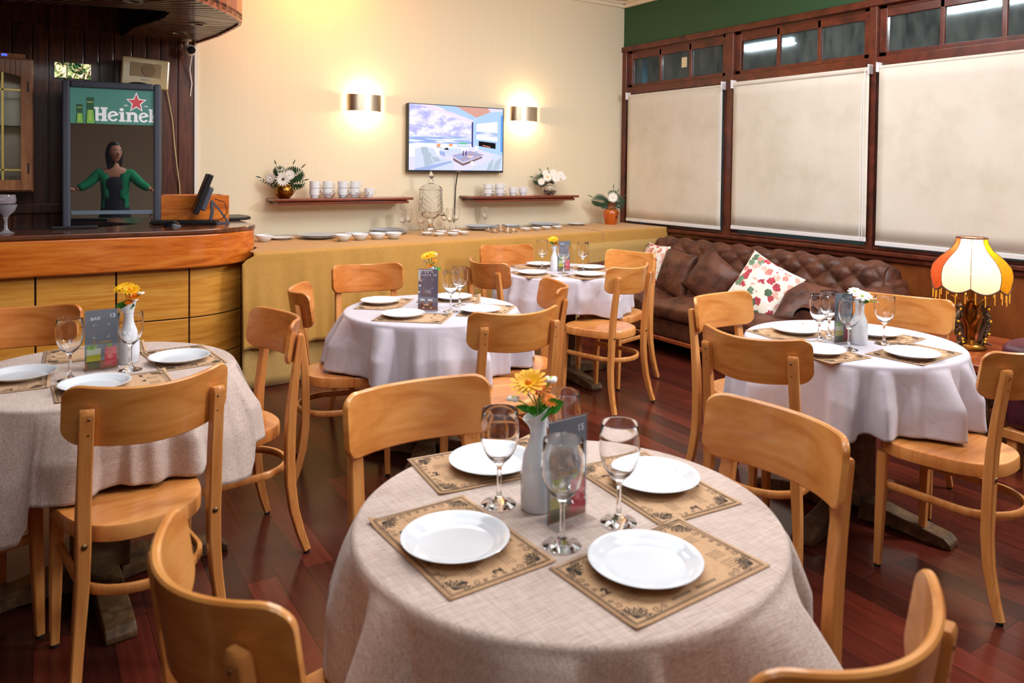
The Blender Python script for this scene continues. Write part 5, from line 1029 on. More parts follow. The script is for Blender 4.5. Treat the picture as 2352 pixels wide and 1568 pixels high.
pp(9, (600,1000), (1000,1000), (1000,760), (880,760), (880,820), (790,870)); pp(17, (840,900), (820,1000), (880,990), (900,800)); pp(17, (920,860), (890,1000), (960,980), (990,780)); pp(2, (640,860), (650,920), (680,910), (670,850))
pp(13, (280,600), (280,640), (315,640), (325,585)); pp(13, (410,590), (405,625), (445,628), (450,585)); pp(14, (520,565), (520,585), (600,590), (600,570)); pp(9, (490,590), (490,640), (640,640), (640,600)); pp(10, (260,640), (330,665), (335,650), (280,635))
b.build('screen', tm, tv, smooth=0)
tag(MB().tube([(3.345, 6.27, 1.44), (3.34, 6.30, 1.3), (3.335, 6.305, 1.1), (3.33, 6.305, 0.96)], 0.005, 8).build('tv_cable', black_plastic), 'thin black cable hanging from the television to the buffet', 'cable')
# ---------------------------------------------------------------- sconces
bulb = mat('warm_bulb', (255,214,150), 0.5, emit=(255,206,140), estr=14)
def sconce(x, z, label):
    o = empty('wall_sconce', (x, YB, z)); tag(o, label, 'sconce', 'half round metal wall sconces'); w, d, h = 0.157, 0.10, 0.072
    b = MB(); ar = [(-w*cos(a), -0.012-d*sin(a)) for a in [pi*k/32 for k in range(33)]]
    b.rings([[(x_, y_, -h), (x_, y_, h), (x_*0.985, y_*0.985, h), (x_*0.985, y_*0.985, -h)] for x_, y_ in ar]); b.build('shade', steel, o, smooth=40)
    MB().b2(-0.05, 0.05, -0.02, 0, -0.03, 0.03).build('mount', steel, o, smooth=0)
    MB().tube([(-0.05, -0.05, 0), (0.05, -0.05, 0)], 0.010, 10).build('bulb', bulb, o)
    point('sconce_light', (0, -0.055, 0.055), 5.5, (1.0, 0.74, 0.42), 0.02, o); point('sconce_light', (0, -0.055, -0.055), 5.5, (1.0, 0.74, 0.42), 0.02, o)
sconce(2.43, 2.027, 'left brushed metal wall sconce glowing up and down'); sconce(4.095, 2.012, 'right brushed metal wall sconce beyond the television')
# ---------------------------------------------------------------- chesterfield sofa (front = -Y local, turned to face -X)
sf = empty('chesterfield_sofa', (4.62, 4.18, 0), R(-90)); tag(sf, 'brown leather button-tufted sofa along the window wall', 'sofa')
HL = 1.27
def tuft(x, s, a=0.105, b_=0.095, h=0.034):
    u, v = x/(2*a)+s/(2*b_), x/(2*a)-s/(2*b_); return h*((abs(sin(pi*u))*abs(sin(pi*v)))**0.45)-h*0.6
def back(u, v):
    x = -HL+0.10+(2*HL-0.20)*u
    L1 = 0.46; Rl = 0.115; tot = L1+Rl*pi*1.25
    s = v*tot*1.0
    if s < L1: y, z, ny, nz2 = 0.20+0.13*(s/L1), 0.36+s*0.80, -1, 0.28
    else:
        a = (s-L1)/Rl; cy_, cz_ = 0.20+0.13+Rl, 0.36+L1*0.80; y, z = cy_-Rl*cos(a), cz_+Rl*sin(a)*0.95; ny, nz2 = -cos(a), sin(a)
    d = tuft(x, s)*(1 if s < L1+Rl*1.9 else 0.2); e = min(1, (1-abs(2*u-1))*14)**0.5
    w = 0.006*noise.noise(Vector((x*4, s*6, 1)))
    return (x, y+(ny*(d+w))*e+0.03*(1-e), z+(nz2*(d+w)-0.03*(1-e)))
b = MB().grid(back, 190, 60)
for uu in (0.0, 1.0):
    pts_ = [back(uu, k/30) for k in range(31)]; ids = [b.av(p) for p in pts_]; c_ = b.av((pts_[0][0], 0.44, 0.62)); e_ = b.av((pts_[0][0], 0.50, 0.36))
    for k in range(30): b.af((c_, ids[k], ids[k+1]))
    b.af((c_, ids[30], e_)); b.af((c_, e_, ids[0]))
b.build('back_cushion', brown_leather, sf, smooth=80, solid=0.01)
MB().b2(-HL+0.05, HL-0.05, 0.36, 0.62, 0.12, 0.72).build('back_frame', brown_leather, sf, smooth=0, bevel=0.05)
for sgn in (-1, 1):
    def arm(u, v, sgn=sgn):
        y = -0.47+1.03*u; Rl = 0.105; a = v*pi*1.75-0.35*pi
        sag = 0.02*noise.noise(Vector((y*5, v*3, sgn)))+0.006*sin(y*30+3*v)
        zc = 0.52+0.07*u; x = sgn*(HL-0.12)+Rl*1.12*cos(pi-a if sgn > 0 else a)*1.0; z = zc+Rl*sin(a)
        e = min(1, (1-abs(2*u-1))*12)**0.5; k = 1-0.18*(1-e)
        return (sgn*(HL-0.12)+(x-sgn*(HL-0.12))*(k+sag), y, zc+(z-zc)*(k+sag*2))
    b = MB().grid(arm, 40, 36)
    ids = [b.av((sgn*(HL-0.12)+0.097*cos(2*pi*k/24), -0.475, 0.50+0.087*sin(2*pi*k/24))) for k in range(24)]; c = b.av((sgn*(HL-0.12), -0.485, 0.50))
    for k in range(24): b.af((c, ids[k], ids[(k+1) % 24]))
    b.build('arm', brown_leather, sf, smooth=80)
    MB().b2(sgn*(HL-0.12)-0.085, sgn*(HL-0.12)+0.085, -0.46, 0.55, 0.13, 0.50).build('arm_panel', brown_leather, sf, smooth=0, bevel=0.03)
    MB().b2(sgn*(HL-0.10)-0.03, sgn*(HL-0.10)+0.03, -0.44, -0.38, 0.0, 0.12).build('leg', side_wood, sf, smooth=0, bevel=0.006)
    MB().b2(sgn*(HL-0.10)-0.03, sgn*(HL-0.10)+0.03, 0.46, 0.52, 0.0, 0.12).build('leg', side_wood, sf, smooth=0, bevel=0.006)
MB().b2(-HL+0.02, HL-0.02, -0.44, 0.40, 0.155, 0.30).build('seat_base', brown_leather, sf, smooth=0, bevel=0.02)
MB().b2(-HL+0.02, HL-0.02, -0.455, -0.40, 0.12, 0.155).build('front_rail', side_wood, sf, smooth=0, bevel=0.01)
cw = (2*HL-0.44)/3
for k in range(3):
    xc = -HL+0.22+cw*(k+0.5)
    def cush(u, v, xc=xc, k=k):
        th, ph_ = 2*pi*u, pi*(v-0.5)
        def se(w, m_): return abs(w)**m_*(1 if w > 0 else -1)
        x = se(cos(ph_), 0.35)*se(cos(th), 0.28)*cw*0.505; y = se(cos(ph_), 0.35)*se(sin(th), 0.28)*0.36; z = se(sin(ph_), 0.5)*0.078
        crown = 0.03*(1-(x/(cw*0.5))**2)*(1-(y/0.36)**2) if z > 0 else 0
        wr = 0.018*noise.noise(Vector((x*5+k*3, y*4, z*5)))+0.006*noise.noise(Vector((x*16+k, y*14, 3)))
        return (xc+x, y-0.125+(wr if abs(y) > 0.3 else 0), 0.365+z+crown+wr)
    MB().grid(cush, 72, 30, cu=True).build('seat_cushion', brown_leather, sf, smooth=80)
# cushions
def cushion(name, s, m, loc, rot, label, th=0.075):
    def top(sg):
        def f(u, v):
            x, y = (u*2-1), (v*2-1); e = (max(0, 1-x*x)*max(0, 1-y*y))**0.42
            px = x*s*(1-0.07*(1-y*y)*abs(x)**2); py = y*s*(1-0.07*(1-x*x)*abs(y)**2)
            return (px, py, sg*th*e+0.006*noise.noise(Vector((x*3, y*3, sg)))*e)
        return f
    b = MB(); b.grid(top(1), 30, 30); b.grid(top(-1), 30, 30, flip=True)
    o = b.build(name, m, None, smooth=80); o.location = loc; o.rotation_euler = rot
    bm = bmesh.new(); bm.from_mesh(o.data); bmesh.ops.remove_doubles(bm, verts=bm.verts, dist=0.0005); bm.to_mesh(o.data); bm.free()
    tag(o, label, 'cushion', 'cushions on the sofa'); return o
cushion('throw_pillow', 0.205, floral, (4.64, 4.98, 0.615), (R(90-16), 0, R(-105)), 'floral pillow at the left end of the sofa behind a brown one')
cushion('throw_pillow', 0.20, brown_leather, (4.56, 4.62, 0.60), (R(90-20), R(4), R(-97)), 'brown leather pillow overlapping the left floral pillow', 0.08)
cushion('throw_pillow', 0.20, brown_leather, (4.56, 4.22, 0.60), (R(90-22), R(30), R(-88)), 'brown leather pillow tipped on its corner in the middle of the sofa', 0.085)
cushion('throw_pillow', 0.22, floral, (4.45, 3.62, 0.615), (R(90-24), R(24), R(-78)), 'floral pillow leaning tilted at the right part of the sofa', 0.08)
cushion('throw_pillow', 0.20, brown_leather, (4.52, 3.28, 0.545), (R(40), R(8), R(-70)), 'flat brown leather pillow lying against the near sofa arm', 0.07)
# ---------------------------------------------------------------- side table, lamp, maroon armchair
st_ = empty('side_table', (4.42, 2.23, 0)); tag(st_, 'low reddish wooden side table with a lattice front under the lamp', 'side table')
MB().b2(-0.39, 0.42, -0.36, 0.36, 0.46, 0.50).build('tabletop', side_wood, st_, smooth=0, bevel=0.005)
MB().b2(-0.37, -0.35, -0.34, 0.34, 0.435, 0.46).b2(-0.37, -0.35, -0.34, 0.34, 0.275, 0.305).b2(-0.36, 0.40, -0.34, 0.34, 0.27, 0.29).build('shelf', foot_wood, st_, smooth=0, bevel=0.003)
b = MB()
for k in range(6):
    y0 = -0.325+k*0.108
    b.bar([(-0.36, y0, 0.305), (-0.36, y0+0.108, 0.435)], (0.008, 0.006)); b.bar([(-0.36, y0+0.108, 0.305), (-0.36, y0, 0.435)], (0.008, 0.006))
b.bar([(-0.36, -0.33, 0.37), (-0.36, 0.33, 0.37)], (0.006, 0.006)); b.build('lattice', mat('lattice_iron', (96,84,74), 0.5, metal=0.5), st_, smooth=0)
for x in (-0.36, 0.38):
    for y in (-0.33, 0.33): MB().b2(x-0.02, x+0.02, y-0.02, y+0.02, 0, 0.46).build('leg', foot_wood, st_, smooth=0, bevel=0.003)
lp = empty('table_lamp', (4.392, 2.14, 0.50)); tag(lp, 'ornate brass peacock lamp with a scalloped fringed shade', 'lamp')
MB().lathe([(0.001, 0), (0.082, 0), (0.088, 0.006), (0.086, 0.014), (0.07, 0.022), (0.066, 0.03), (0.05, 0.036), (0.028, 0.05), (0.024, 0.09), (0.028, 0.14), (0.034, 0.20), (0.036, 0.25), (0.026, 0.27), (0.014, 0.275), (0.012, 0.40), (0.001, 0.40)], 32).build('base', brass, lp)
b = MB(); b.keepn = 1
def curl_leaf(b, a, z0, h, out, w):
    prev = None; d = Vector((cos(a), sin(a), 0)); s = Vector((-sin(a), cos(a), 0))
    for k in range(11):
        t = k/10; c = d*(0.022+0.012*t+out*max(0, t-0.45)**1.6*2.6)+Vector((0, 0, z0+h*t-h*0.32*max(0, t-0.75)**1.2*2.2)); ww = w*sin(pi*min(0.97, 0.12+t*0.88))
        row = [b.av(c-s*ww-d*0.006), b.av(c+d*0.004), b.av(c+s*ww-d*0.006)]
        if prev: b.af((prev[0], row[0], row[1], prev[1])); b.af((prev[1], row[1], row[2], prev[2]))
        prev = row
for k in range(4): curl_leaf(b, k*pi/2+0.55, 0.13, 0.185, 0.062, 0.026)
for k in range(4): curl_leaf(b, k*pi/2+1.33, 0.05, 0.16, 0.05, 0.028)
b.build('bronze_leaves', brass, lp, smooth=60, solid=0.002)
gem = mat('amber_gem', (240,170,40), 0.1, emit=(255,180,40), estr=0.3)
for sg in (-1, 1):
    b = MB(); A_ = RV*sg
    def at3(r_, z_, f=0.0): q = A_*r_+TV*f; return (q.x, q.y, z_)
    b.tube([at3(0.040, 0.045, 0.02), at3(0.058, 0.09, 0.02), at3(0.078, 0.14, 0.02), at3(0.082, 0.18, 0.02), at3(0.070, 0.215, 0.02), at3(0.050, 0.235, 0.02)], [0.008, 0.015, 0.021, 0.022, 0.016, 0.010], 12)
    b.sph(at3(0.070, 0.236, 0.022), 0.020, 8); b.rings([[at3(0.085+0.001*cos(t), 0.238+0.006*sin(t), 0.022) for t in (0, 2, 4)], [at3(0.108, 0.222, 0.022)]*3])
    b.tube([at3(0.068, 0.25, 0.02), at3(0.060, 0.272, 0.02)], [0.006, 0.001], 6)
    rnd = random.Random(3+sg)
    for k in range(120):
        t = rnd.random()**0.9; q = rnd.uniform(-1.2, 1.2); rr_ = 0.047+0.034*sin(t*2.3); w_ = 0.016+0.006*t; b.sph(at3(rr_+w_*cos(q*1.6)*0.9, 0.022+0.175*t, 0.02+w_*sin(q*1.6)), 0.0052+0.002*rnd.random(), 4, 0.8, 0.8, 1.5)
    b.tube([at3(0.05, 0.06, 0.02), at3(0.075, 0.035, 0.03), at3(0.105, 0.022, 0.035)], [0.010, 0.009, 0.003], 8)
    b.build('peacock', pewter, lp, smooth=50)
    b = MB()
    for r_, z_ in ((0.078, 0.228), (0.064, 0.062), (0.082, 0.09), (0.090, 0.16), (0.06, 0.045)): b.sph(at3(r_, z_, 0.046), 0.006, 6)
    b.build('amber_stones', gem, lp)
def shade_m(name, c, e, s):
    m = mat(name, c, 0.8, spec=0.2); nt = m.node_tree; bs = nt.nodes['Principled BSDF']; out = nt.nodes['Material Output']
    tr = nt.nodes.new('ShaderNodeBsdfTranslucent'); tr.inputs[0].default_value = lin(e); mxs = nt.nodes.new('ShaderNodeMixShader'); mxs.inputs[0].default_value = s
    nt.links.new(bs.outputs[0], mxs.inputs[1]); nt.links.new(tr.outputs[0], mxs.inputs[2]); nt.links.new(mxs.outputs[0], out.inputs[0])
    v = coords(m, (1,1,1)); n = N(m, 'ShaderNodeTexNoise', Scale=70.0, Detail=3.0); L(m, v, n.inputs['Vector'])
    c2 = tuple(x*0.78 for x in c); cr = ramp(m, n.outputs[0], [(0.4, c2), (0.6, c)]); L(m, cr, bc(m)); return m
sh1 = shade_m('shade_cream_lace', (240,218,196), (252,232,212), 0.6); sh2 = shade_m('shade_rust', (176,78,44), (206,92,44), 0.32); sh3 = shade_m('shade_mustard', (190,136,16), (214,146,14), 0.32)
Zs0 = 0.355; NP = 8
def shade_pt(i, u, v, off=0.0): # panel i, u across 0..1, v down 0..1
    a0_ = 2*pi*(i)/NP+2.02; a = a0_+2*pi/NP*u
    r_ = 0.068+0.130*(v**1.5)*(1-0.22*max(0, v-0.75)/0.25*(v-0.75)*4) if v < 1.2 else 0
    kp = [(0, .37), (.12, .40), (.25, .50), (.44, .79), (.6, .955), (.75, 1.0), (.88, .99), (1.001, .95)]
    for (v0, q0), (v1, q1) in zip(kp, kp[1:]):
        if v <= v1: t_ = (v-v0)/(v1-v0); r_ = 0.200*(q0+(q1-q0)*t_); break
    bulge = (1-(2*u-1)**2); rr_ = r_*(cos(pi/NP)/cos(pi/NP*(2*u-1)))*(1+0.05*bulge*v)+off
    z = Zs0+0.265*(1-v)-0.028*bulge*v**3
    return (rr_*cos(a), rr_*sin(a), z)
shd = empty('lamp_shade'); shd.parent = lp
for i in range(NP):
    MB().grid(lambda u, v, i=i: shade_pt(i, u, v), 14, 24).build('shade_panel', [sh2, sh1, sh1, sh3, sh3, sh1, sh1, sh2][i], shd, smooth=80)
trim_b = mat('brown_braid', (96,66,54), 0.8)
b = MB()
for i in range(NP):
    b.tube([shade_pt(i, k/14, 1.0, 0.002) for k in range(15)], 0.0042, 6, False); b.tube([shade_pt(i, 0, k/14, 0.001) for k in range(15)], 0.0018, 5, False)
b.tube([shade_pt(i, k/6, 0.0, 0.001) for i in range(NP) for k in range(7)], 0.0048, 6, False); b.build('braid_trim', trim_b, shd)
bead = mat('amber_bead', (236,176,60), 0.15, metal=0.3, emit=(236,170,50), estr=0.15)
for i in range(NP):
    for k in range(3):
        x, y, z = shade_pt(i, (k+0.5)/3, 1.0); b = MB()
        b.rings([[(x+r_*cos(t), y+r_*sin(t), z-0.006-q*0.0031) for t in (0, 1.05, 2.1, 3.15, 4.2, 5.25)] for q, r_ in enumerate([0.0012, 0.0036]*10)]); b.build('bead_strand', bead, shd)
b = MB()
for k in range(3):
    a = k*2.09; b.tube([(0.0, 0.0, Zs0+0.245), (0.066*cos(a), 0.066*sin(a), Zs0+0.263)], 0.0015, 5)
b.tube([(0, 0, 0.398), (0, 0, Zs0+0.245)], 0.003, 6); b.build('harp', brass, shd)
MB().sph((0, 0, 0.47), 0.028, 10, 1, 1, 1.3).build('bulb', bulb, lp)
point('lamp_light', (0, 0, 0.53), 4.2, (1.0, 0.84, 0.66), 0.03, lp)
# maroon armchair at the right edge
ac = empty('armchair', (4.42, 1.42, 0), R(-95)); tag(ac, 'maroon leather armchair on a pale wooden base at the right edge', 'armchair')
MB().b2(-0.38, 0.38, -0.36, 0.36, 0.20, 0.46).build('seat_base', maroon_leather, ac, smooth=0, bevel=0.05)
def pil(cx, cy, cz, sx, sy, sz, name, sd):
    def f(u, v):
        th, ph_ = 2*pi*u, pi*(v-0.5)
        def se(w, m_): return abs(w)**m_*(1 if w > 0 else -1)
        x, y, z = se(cos(ph_), .4)*se(cos(th), .35)*sx, se(cos(ph_), .4)*se(sin(th), .35)*sy, se(sin(ph_), .6)*sz
        return (cx+x, cy+y, cz+z+0.012*noise.noise(Vector((x*6+sd, y*6, z*6))))
    MB().grid(f, 56, 26, cu=True).build(name, maroon_leather, ac, smooth=80)
pil(0, 0.02, 0.50, 0.27, 0.34, 0.075, 'seat_cushion', 1); pil(-0.33, -0.0, 0.56, 0.085, 0.36, 0.085, 'arm', 2); pil(0.33, 0.0, 0.56, 0.085, 0.36, 0.085, 'arm', 3); pil(0, 0.32, 0.62, 0.33, 0.10, 0.20, 'back_cushion', 4)
MB().b2(-0.37, 0.37, -0.37, -0.33, 0.15, 0.20).b2(-0.37, 0.37, 0.33, 0.37, 0.15, 0.20).b2(-0.37, -0.33, -0.33, 0.33, 0.15, 0.20).b2(0.33, 0.37, -0.33, 0.33, 0.15, 0.20).build('wooden_base', chair_leg_wood, ac, smooth=0, bevel=0.006)
for x in (-0.33, 0.33):
    for y in (-0.33, 0.33): MB().b2(x-0.025, x+0.025, y-0.025, y+0.025, 0, 0.15).build('leg', chair_leg_wood, ac, smooth=0, bevel=0.004)
# ---------------------------------------------------------------- things on the bar
ZK = 1.0665
ms = empty('computer_mouse', (0.775, 5.40, ZK), R(-12)); tag(ms, 'black computer mouse at the edge of the bar', 'mouse')
MB().grid(lambda u, v: ((2*u-1)*0.055, (1-2*v)*0.03*(1-0.15*(2*u-1)**2)*1.0, 0.034*max(0, (1-(2*u-1)**2))**0.5*max(0, (1-(2*v-1)**2))**0.4*(1.1-0.25*(2*u-1))), 24, 16).build('shell', mat('glossy_black', (18,20,24), 0.12), ms, smooth=80)
MB().b2(-0.008, 0.03, -0.022, -0.018, 0.008, 0.02).build('side_button', dark_grey, ms, smooth=0, bevel=0.002)
kb = empty('keyboard', (0.88, 5.60, ZK), R(-18)); tag(kb, 'black wired keyboard below the monitor on the bar', 'keyboard')
MB().b2(-0.21, 0.21, -0.075, 0.075, 0.004, 0.020).build('case', black_plastic, kb, smooth=0, bevel=0.004)
b = MB()
for r_ in range(5):
    for c_ in range(17): b.b2(-0.20+c_*0.0237, -0.181+c_*0.0237, -0.066+r_*0.026, -0.046+r_*0.026, 0.020, 0.026)
b.build('keys', rubber, kb, smooth=0, bevel=0.002)['kind'] = 'stuff'
mo = empty('monitor', (1.02, 5.60, ZK), R(-97)); tag(mo, 'black touch monitor seen edge on, tilted on its stand on the bar', 'monitor')
b = MB(); b.T = Matrix.Translation((0, -0.03, 0.20)) @ Matrix.Rotation(R(-20), 4, 'X'); b.b2(-0.17, 0.17, -0.02, 0.015, -0.135, 0.15); sc_ = b.build('screen', black_plastic, mo, smooth=0, bevel=0.008)
b = MB(); b.T = Matrix.Translation((0, -0.03, 0.20)) @ Matrix.Rotation(R(-20), 4, 'X'); b.b2(-0.11, 0.11, 0.015, 0.05, -0.10, 0.07); b.build('back_case', dark_grey, mo, smooth=0, bevel=0.012)
MB().bar([(0, 0.03, 0.155), (0, 0.035, 0.08), (0, 0.02, 0.004)], (0.05, 0.02)).bar([(0, 0.03, 0.16), (0, 0.09, 0.08), (0, 0.14, 0.004)], (0.03, 0.012)).b2(-0.09, 0.09, -0.04, 0.14, 0, 0.008).build('stand', dark_grey, mo, smooth=0, bevel=0.002)
MB().tube([(0.0, 0.05, 0.17), (0.03, 0.11, 0.15), (0.04, 0.13, 0.08), (0.0, 0.10, 0.03), (-0.02, 0.04, 0.01)], 0.003, 6).build('cable', black_plastic, mo)
tag(MB().box((0, 0, 0.009), (0.25, 0.035, 0.018)).build('remote_control', black_plastic, smooth=0, bevel=0.004, loc=(0.225, 5.46, ZK), rz=R(2)), 'long black remote lying near the inner edge of the bar', 'remote')
tag(MB().bar([(0, 0, 0), (0.002, 0, 0.05)], (0.008, 0.004)).build('pencil', gold_ink, loc=(1.0, 6.0, 1.2)), 'yellow pencil sticking up behind the monitor', 'pencil')
tag(MB().box((0, 0, 0.07), (0.10, 0.10, 0.14)).build('pencil_cup', black_plastic, smooth=0, bevel=0.02, loc=(0.99, 5.98, ZK)), 'dark pencil cup behind the monitor inside the orange box', 'cup')
gbp = [(0.001, 0), (0.040, 0), (0.042, 0.004), (0.02, 0.012), (0.009, 0.03), (0.008, 0.08), (0.015, 0.10), (0.045, 0.13), (0.058, 0.165), (0.0565, 0.166), (0.043, 0.133), (0.012, 0.104), (0.001, 0.10)]
tag(MB().lathe(gbp, 32).build('cocktail_glass', mat('smoky_glass', (225,222,230), 0.02, trans=0.75, ior=1.45), loc=(-0.122, 5.27, ZK)), 'stemmed cocktail glass at the left edge of the bar, lower one', 'glass')
tag(MB().lathe([(0.001, 0.0), (0.05, 0.0), (0.055, 0.02), (0.05, 0.05), (0.048, 0.05), (0.05, 0.02), (0.04, 0.004), (0.001, 0.004)], 32).build('glass_cup', mat('smoky_glass_pink', (235,225,232), 0.02, trans=0.8, ior=1.45), loc=(-0.125, 5.27, ZK+0.172)), 'shallow glass cup stacked upon the cocktail glass at the left edge', 'glass')
# ---------------------------------------------------------------- waitress reflected in the fridge door, standing just outside the frame
def skin_body(name, pts, edges, rad, m, parent, sub=2):
    me = bpy.data.meshes.new(name); me.from_pydata(pts, edges, []); o = bpy.data.objects.new(name, me); COL.objects.link(o)
    md = o.modifiers.new('k', 'SKIN'); md.use_smooth_shade = True
    for i, r_ in enumerate(rad):
        sv = me.skin_vertices[0].data[i]; sv.radius = r_ if isinstance(r_, tuple) else (r_, r_)
    me.skin_vertices[0].data[0].use_root = True
    s_ = o.modifiers.new('s', 'SUBSURF'); s_.levels = s_.render_levels = sub
    dg = bpy.context.evaluated_depsgraph_get(); m2 = bpy.data.meshes.new_from_object(o.evaluated_get(dg)); bpy.data.objects.remove(o)
    m2.materials.clear(); m2.materials.append(m); m2.shade_smooth()
    q = bpy.data.objects.new(name, m2); COL.objects.link(q)
    if parent: q.parent = parent
    return q
skin_m = mat('skin', (206,150,122), 0.5); hair_m = mat('dark_hair', (30,22,22), 0.45); cardigan = mat('green_cardigan', (24,150,104), 0.8); black_dress = mat('black_dress', (34,36,50), 0.8)
pe = empty('person', (-0.66, 1.33, 0), R(-9)); tag(pe, 'woman in a green cardigan and dark dress with arms held out, reflected in the fridge', 'person')
# body faces +Y
Pn = [(0,0,0.92),(0,0.0,1.08),(0,0.0,1.24),(0,-0.01,1.36),(0,0.0,1.43),(0,0.015,1.50),
      (0.09,0,0.88),(0.095,0.015,0.50),(0.095,-0.02,0.09),(0.10,0.09,0.035),(-0.09,0,0.88),(-0.095,0.015,0.50),(-0.095,-0.02,0.09),(-0.10,0.09,0.035),
      (0.165,0,1.345),(0.28,0.05,1.22),(0.40,0.11,1.16),(-0.165,0,1.345),(-0.28,0.05,1.22),(-0.40,0.11,1.16)]
En = [(0,1),(1,2),(2,3),(3,4),(4,5),(0,6),(6,7),(7,8),(8,9),(0,10),(10,11),(11,12),(12,13),(3,14),(14,15),(15,16),(3,17),(17,18),(18,19)]
Rn = [(0.15,0.11),(0.125,0.09),(0.14,0.10),(0.13,0.085),(0.052,0.052),(0.046,0.048),(0.085,0.085),(0.055,0.055),(0.038,0.038),(0.03,0.03),(0.085,0.085),(0.055,0.055),(0.038,0.038),(0.03,0.03),(0.052,0.052),(0.04,0.04),(0.026,0.026),(0.052,0.052),(0.04,0.04),(0.026,0.026)]
bd = skin_body('body', Pn, En, Rn, skin_m, pe)
def headf(u, v):
    th, ph_ = 2*pi*u, pi*(v-0.5); x, y, z = cos(ph_)*cos(th), cos(ph_)*sin(th), sin(ph_)
    X, Y, Z = x*0.074, y*0.094, z*0.118
    if Z < 0: X *= 1+0.35*Z/0.118*(0.9 if y > 0 else 0.6); Y *= 1+0.18*Z/0.118
    if y > 0:
        nx = max(0, 1-abs(X)/0.016); Y += 0.024*nx*math.exp(-((Z+0.018)/0.022)**2); Y += 0.007*math.exp(-((Z+0.055)/0.010)**2)*max(0, 1-abs(X)/0.03)
        Y -= 0.010*math.exp(-((Z-0.008)/0.014)**2)*math.exp(-((abs(X)-0.03)/0.016)**2); Y += 0.008*math.exp(-((Z+0.10)/0.02)**2)*max(0, 1-abs(X)/0.035)
    return (X, Y, Z)
hd = empty('head', (0, 0.03, 1.60), R(-30)); hd.parent = pe
MB().grid(headf, 48, 36, cu=True).build('face', skin_m, hd, smooth=80)
for sg in (-1, 1):
    MB().sph((sg*0.030, 0.080, 0.010), 0.012, 8).build('eye', petal_w, hd); MB().sph((sg*0.030, 0.0895, 0.010), 0.0048, 6).build('iris', hair_m, hd)
    MB().sph((sg*0.076, 0.0, -0.01), 0.022, 8, 0.35, 0.7, 1.2).build('ear', skin_m, hd)
    MB().tube([(sg*0.016, 0.094, 0.032), (sg*0.032, 0.090, 0.036), (sg*0.046, 0.078, 0.030)], 0.003, 6).build('eyebrow', hair_m, hd)
MB().tube([(-0.022, 0.093, -0.056), (0, 0.102, -0.054), (0.022, 0.093, -0.056)], 0.0045, 6, True, 0.7).build('mouth', mat('lips', (150,70,66), 0.4), hd)
def hairf(u, v):
    th, ph_ = 2*pi*u, pi*(v*0.98-0.48); x, y, z = cos(ph_)*cos(th), cos(ph_)*sin(th), sin(ph_)
    X, Y, Z = x*0.088, y*0.102-0.014, z*0.128+0.008
    if y > 0.25 and z < 0.62: Y = min(Y, 0.03)
    if z < 0.1: X *= 1.08; 
    return (X, Y, Z-(0.16*max(0, -z) if y < 0.25 else 0))
MB().grid(hairf, 48, 32, cu=True).build('hair', hair_m, hd, smooth=80)
# hands: palm plus five curved fingers, resting outwards
for sg in (-1, 1):
    pts = [(0,0,0),(0.03,0,0),(0.085,0,-0.005)]; edges = [(0,1),(1,2)]; rad = [0.022,(0.018,0.030),(0.014,0.036)]
    hnd = skin_body('hand', pts, edges, rad, skin_m, bd, 2); hb = MB()
    for k, (yy, ll) in enumerate(((0.030, 0.060), (0.011, 0.072), (-0.009, 0.068), (-0.028, 0.052))):
        hb.tube([(0.075, yy, -0.004), (0.095+ll*0.3, yy*1.1, -0.006), (0.095+ll*0.7, yy*1.15, -0.016), (0.09+ll, yy*1.15, -0.032)], [0.0095, 0.009, 0.008, 0.006], 10)
    hb.tube([(0.022, 0.026, -0.004), (0.045, 0.046, -0.012), (0.070, 0.056, -0.020), (0.085, 0.058, -0.026)], [0.012, 0.0105, 0.009, 0.007], 10)
    fg = hb.build('fingers', skin_m, hnd)
    hnd.location = (sg*0.40, 0.11, 1.16); hnd.rotation_euler = (0 if sg > 0 else pi, R(8), R(26) if sg > 0 else R(180-26))
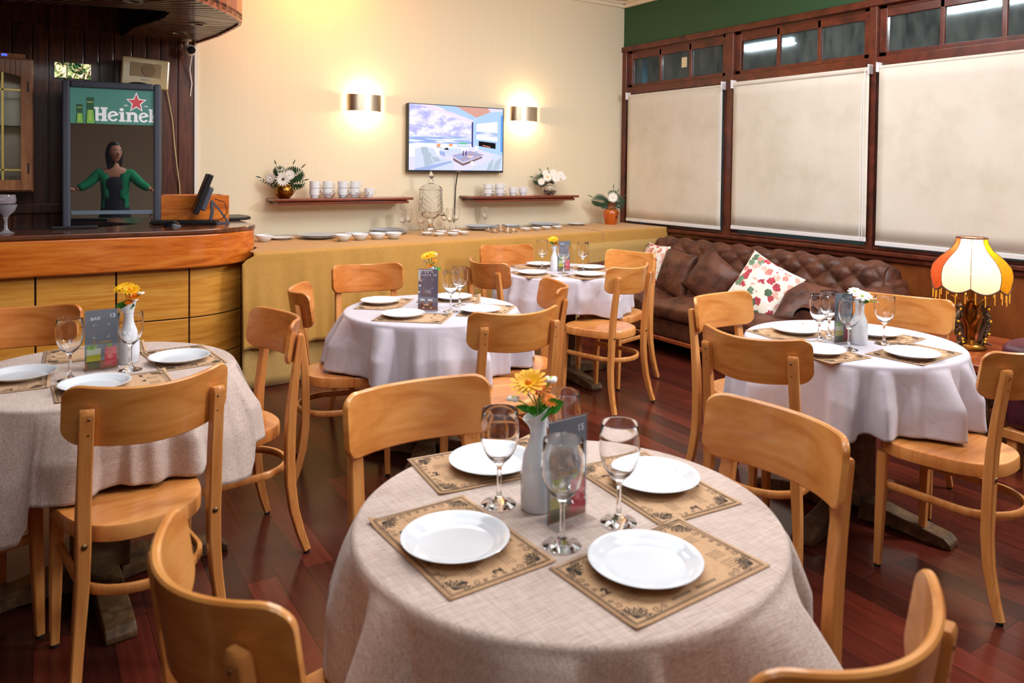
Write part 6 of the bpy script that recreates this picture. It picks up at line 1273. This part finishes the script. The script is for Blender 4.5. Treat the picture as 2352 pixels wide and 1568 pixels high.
Pg = [(0,0,0.80),(0,0.0,1.00),(0,0,1.20),(0,-0.01,1.34),(0.165,0,1.35),(0.28,0.05,1.225),(0.375,0.10,1.17),(-0.165,0,1.35),(-0.28,0.05,1.225),(-0.375,0.10,1.17)]
cg = skin_body('cardigan', Pg, [(0,1),(1,2),(2,3),(3,4),(4,5),(5,6),(3,7),(7,8),(8,9)], [(0.178,0.125),(0.150,0.115),(0.158,0.112),(0.14,0.093),(0.062,0.062),(0.052,0.052),(0.042,0.042),(0.062,0.062),(0.052,0.052),(0.042,0.042)], cardigan, pe)
bm = bmesh.new(); bm.from_mesh(cg.data)
bmesh.ops.delete(bm, geom=[f for f in bm.faces if f.calc_center_median().y > 0.02 and abs(f.calc_center_median().x) < 0.065+0.05*(1.35-f.calc_center_median().z)], context='FACES'); bm.to_mesh(cg.data); bm.free()
md = cg.modifiers.new('s', 'SOLIDIFY'); md.thickness = 0.006; md.offset = 1
MB().lathe([(0.001, 1.30), (0.10, 1.32), (0.148, 1.28), (0.150, 1.18), (0.132, 1.06), (0.152, 0.94), (0.17, 0.84), (0.20, 0.62), (0.215, 0.50), (0.20, 0.50), (0.12, 0.84), (0.001, 0.86)], 40, (0, 0, 0), False, 1.0, 0.76).build('dress', black_dress, pe, smooth=60)
for sg in (-1, 1): MB().sph((sg*0.10, 0.04, 0.032), 0.05, 8, 0.9, 2.0, 0.62).build('shoe', rubber, pe)

# wording of the labels: each table is named by what one sees on or beside it
for o in COL.objects:
    if 'label' in o:
        t_ = o['label']
        for a_, b_ in (('the front table 15', 'the nearest table'), ('table numbered 13 by the bar', 'table beside the bar'), ('front table numbered 15', 'nearest table'), ('table numbered 17 by the lamp', 'table by the lamp'), ('table numbered 14', 'table with the CARTA card'), ('the nearest table, number 15', 'the nearest table'), ('table 13 by the bar', 'the table beside the bar'), ('table 17 near the fringed lamp', 'the table near the fringed lamp'),
                       ('table 13', 'the table beside the bar'), ('table 14', 'the CARTA table'), ('table 15', 'the nearest table'), ('table 17', 'the table by the lamp')): t_ = t_.replace(a_, b_)
        o['label'] = t_.replace('the the', 'the')
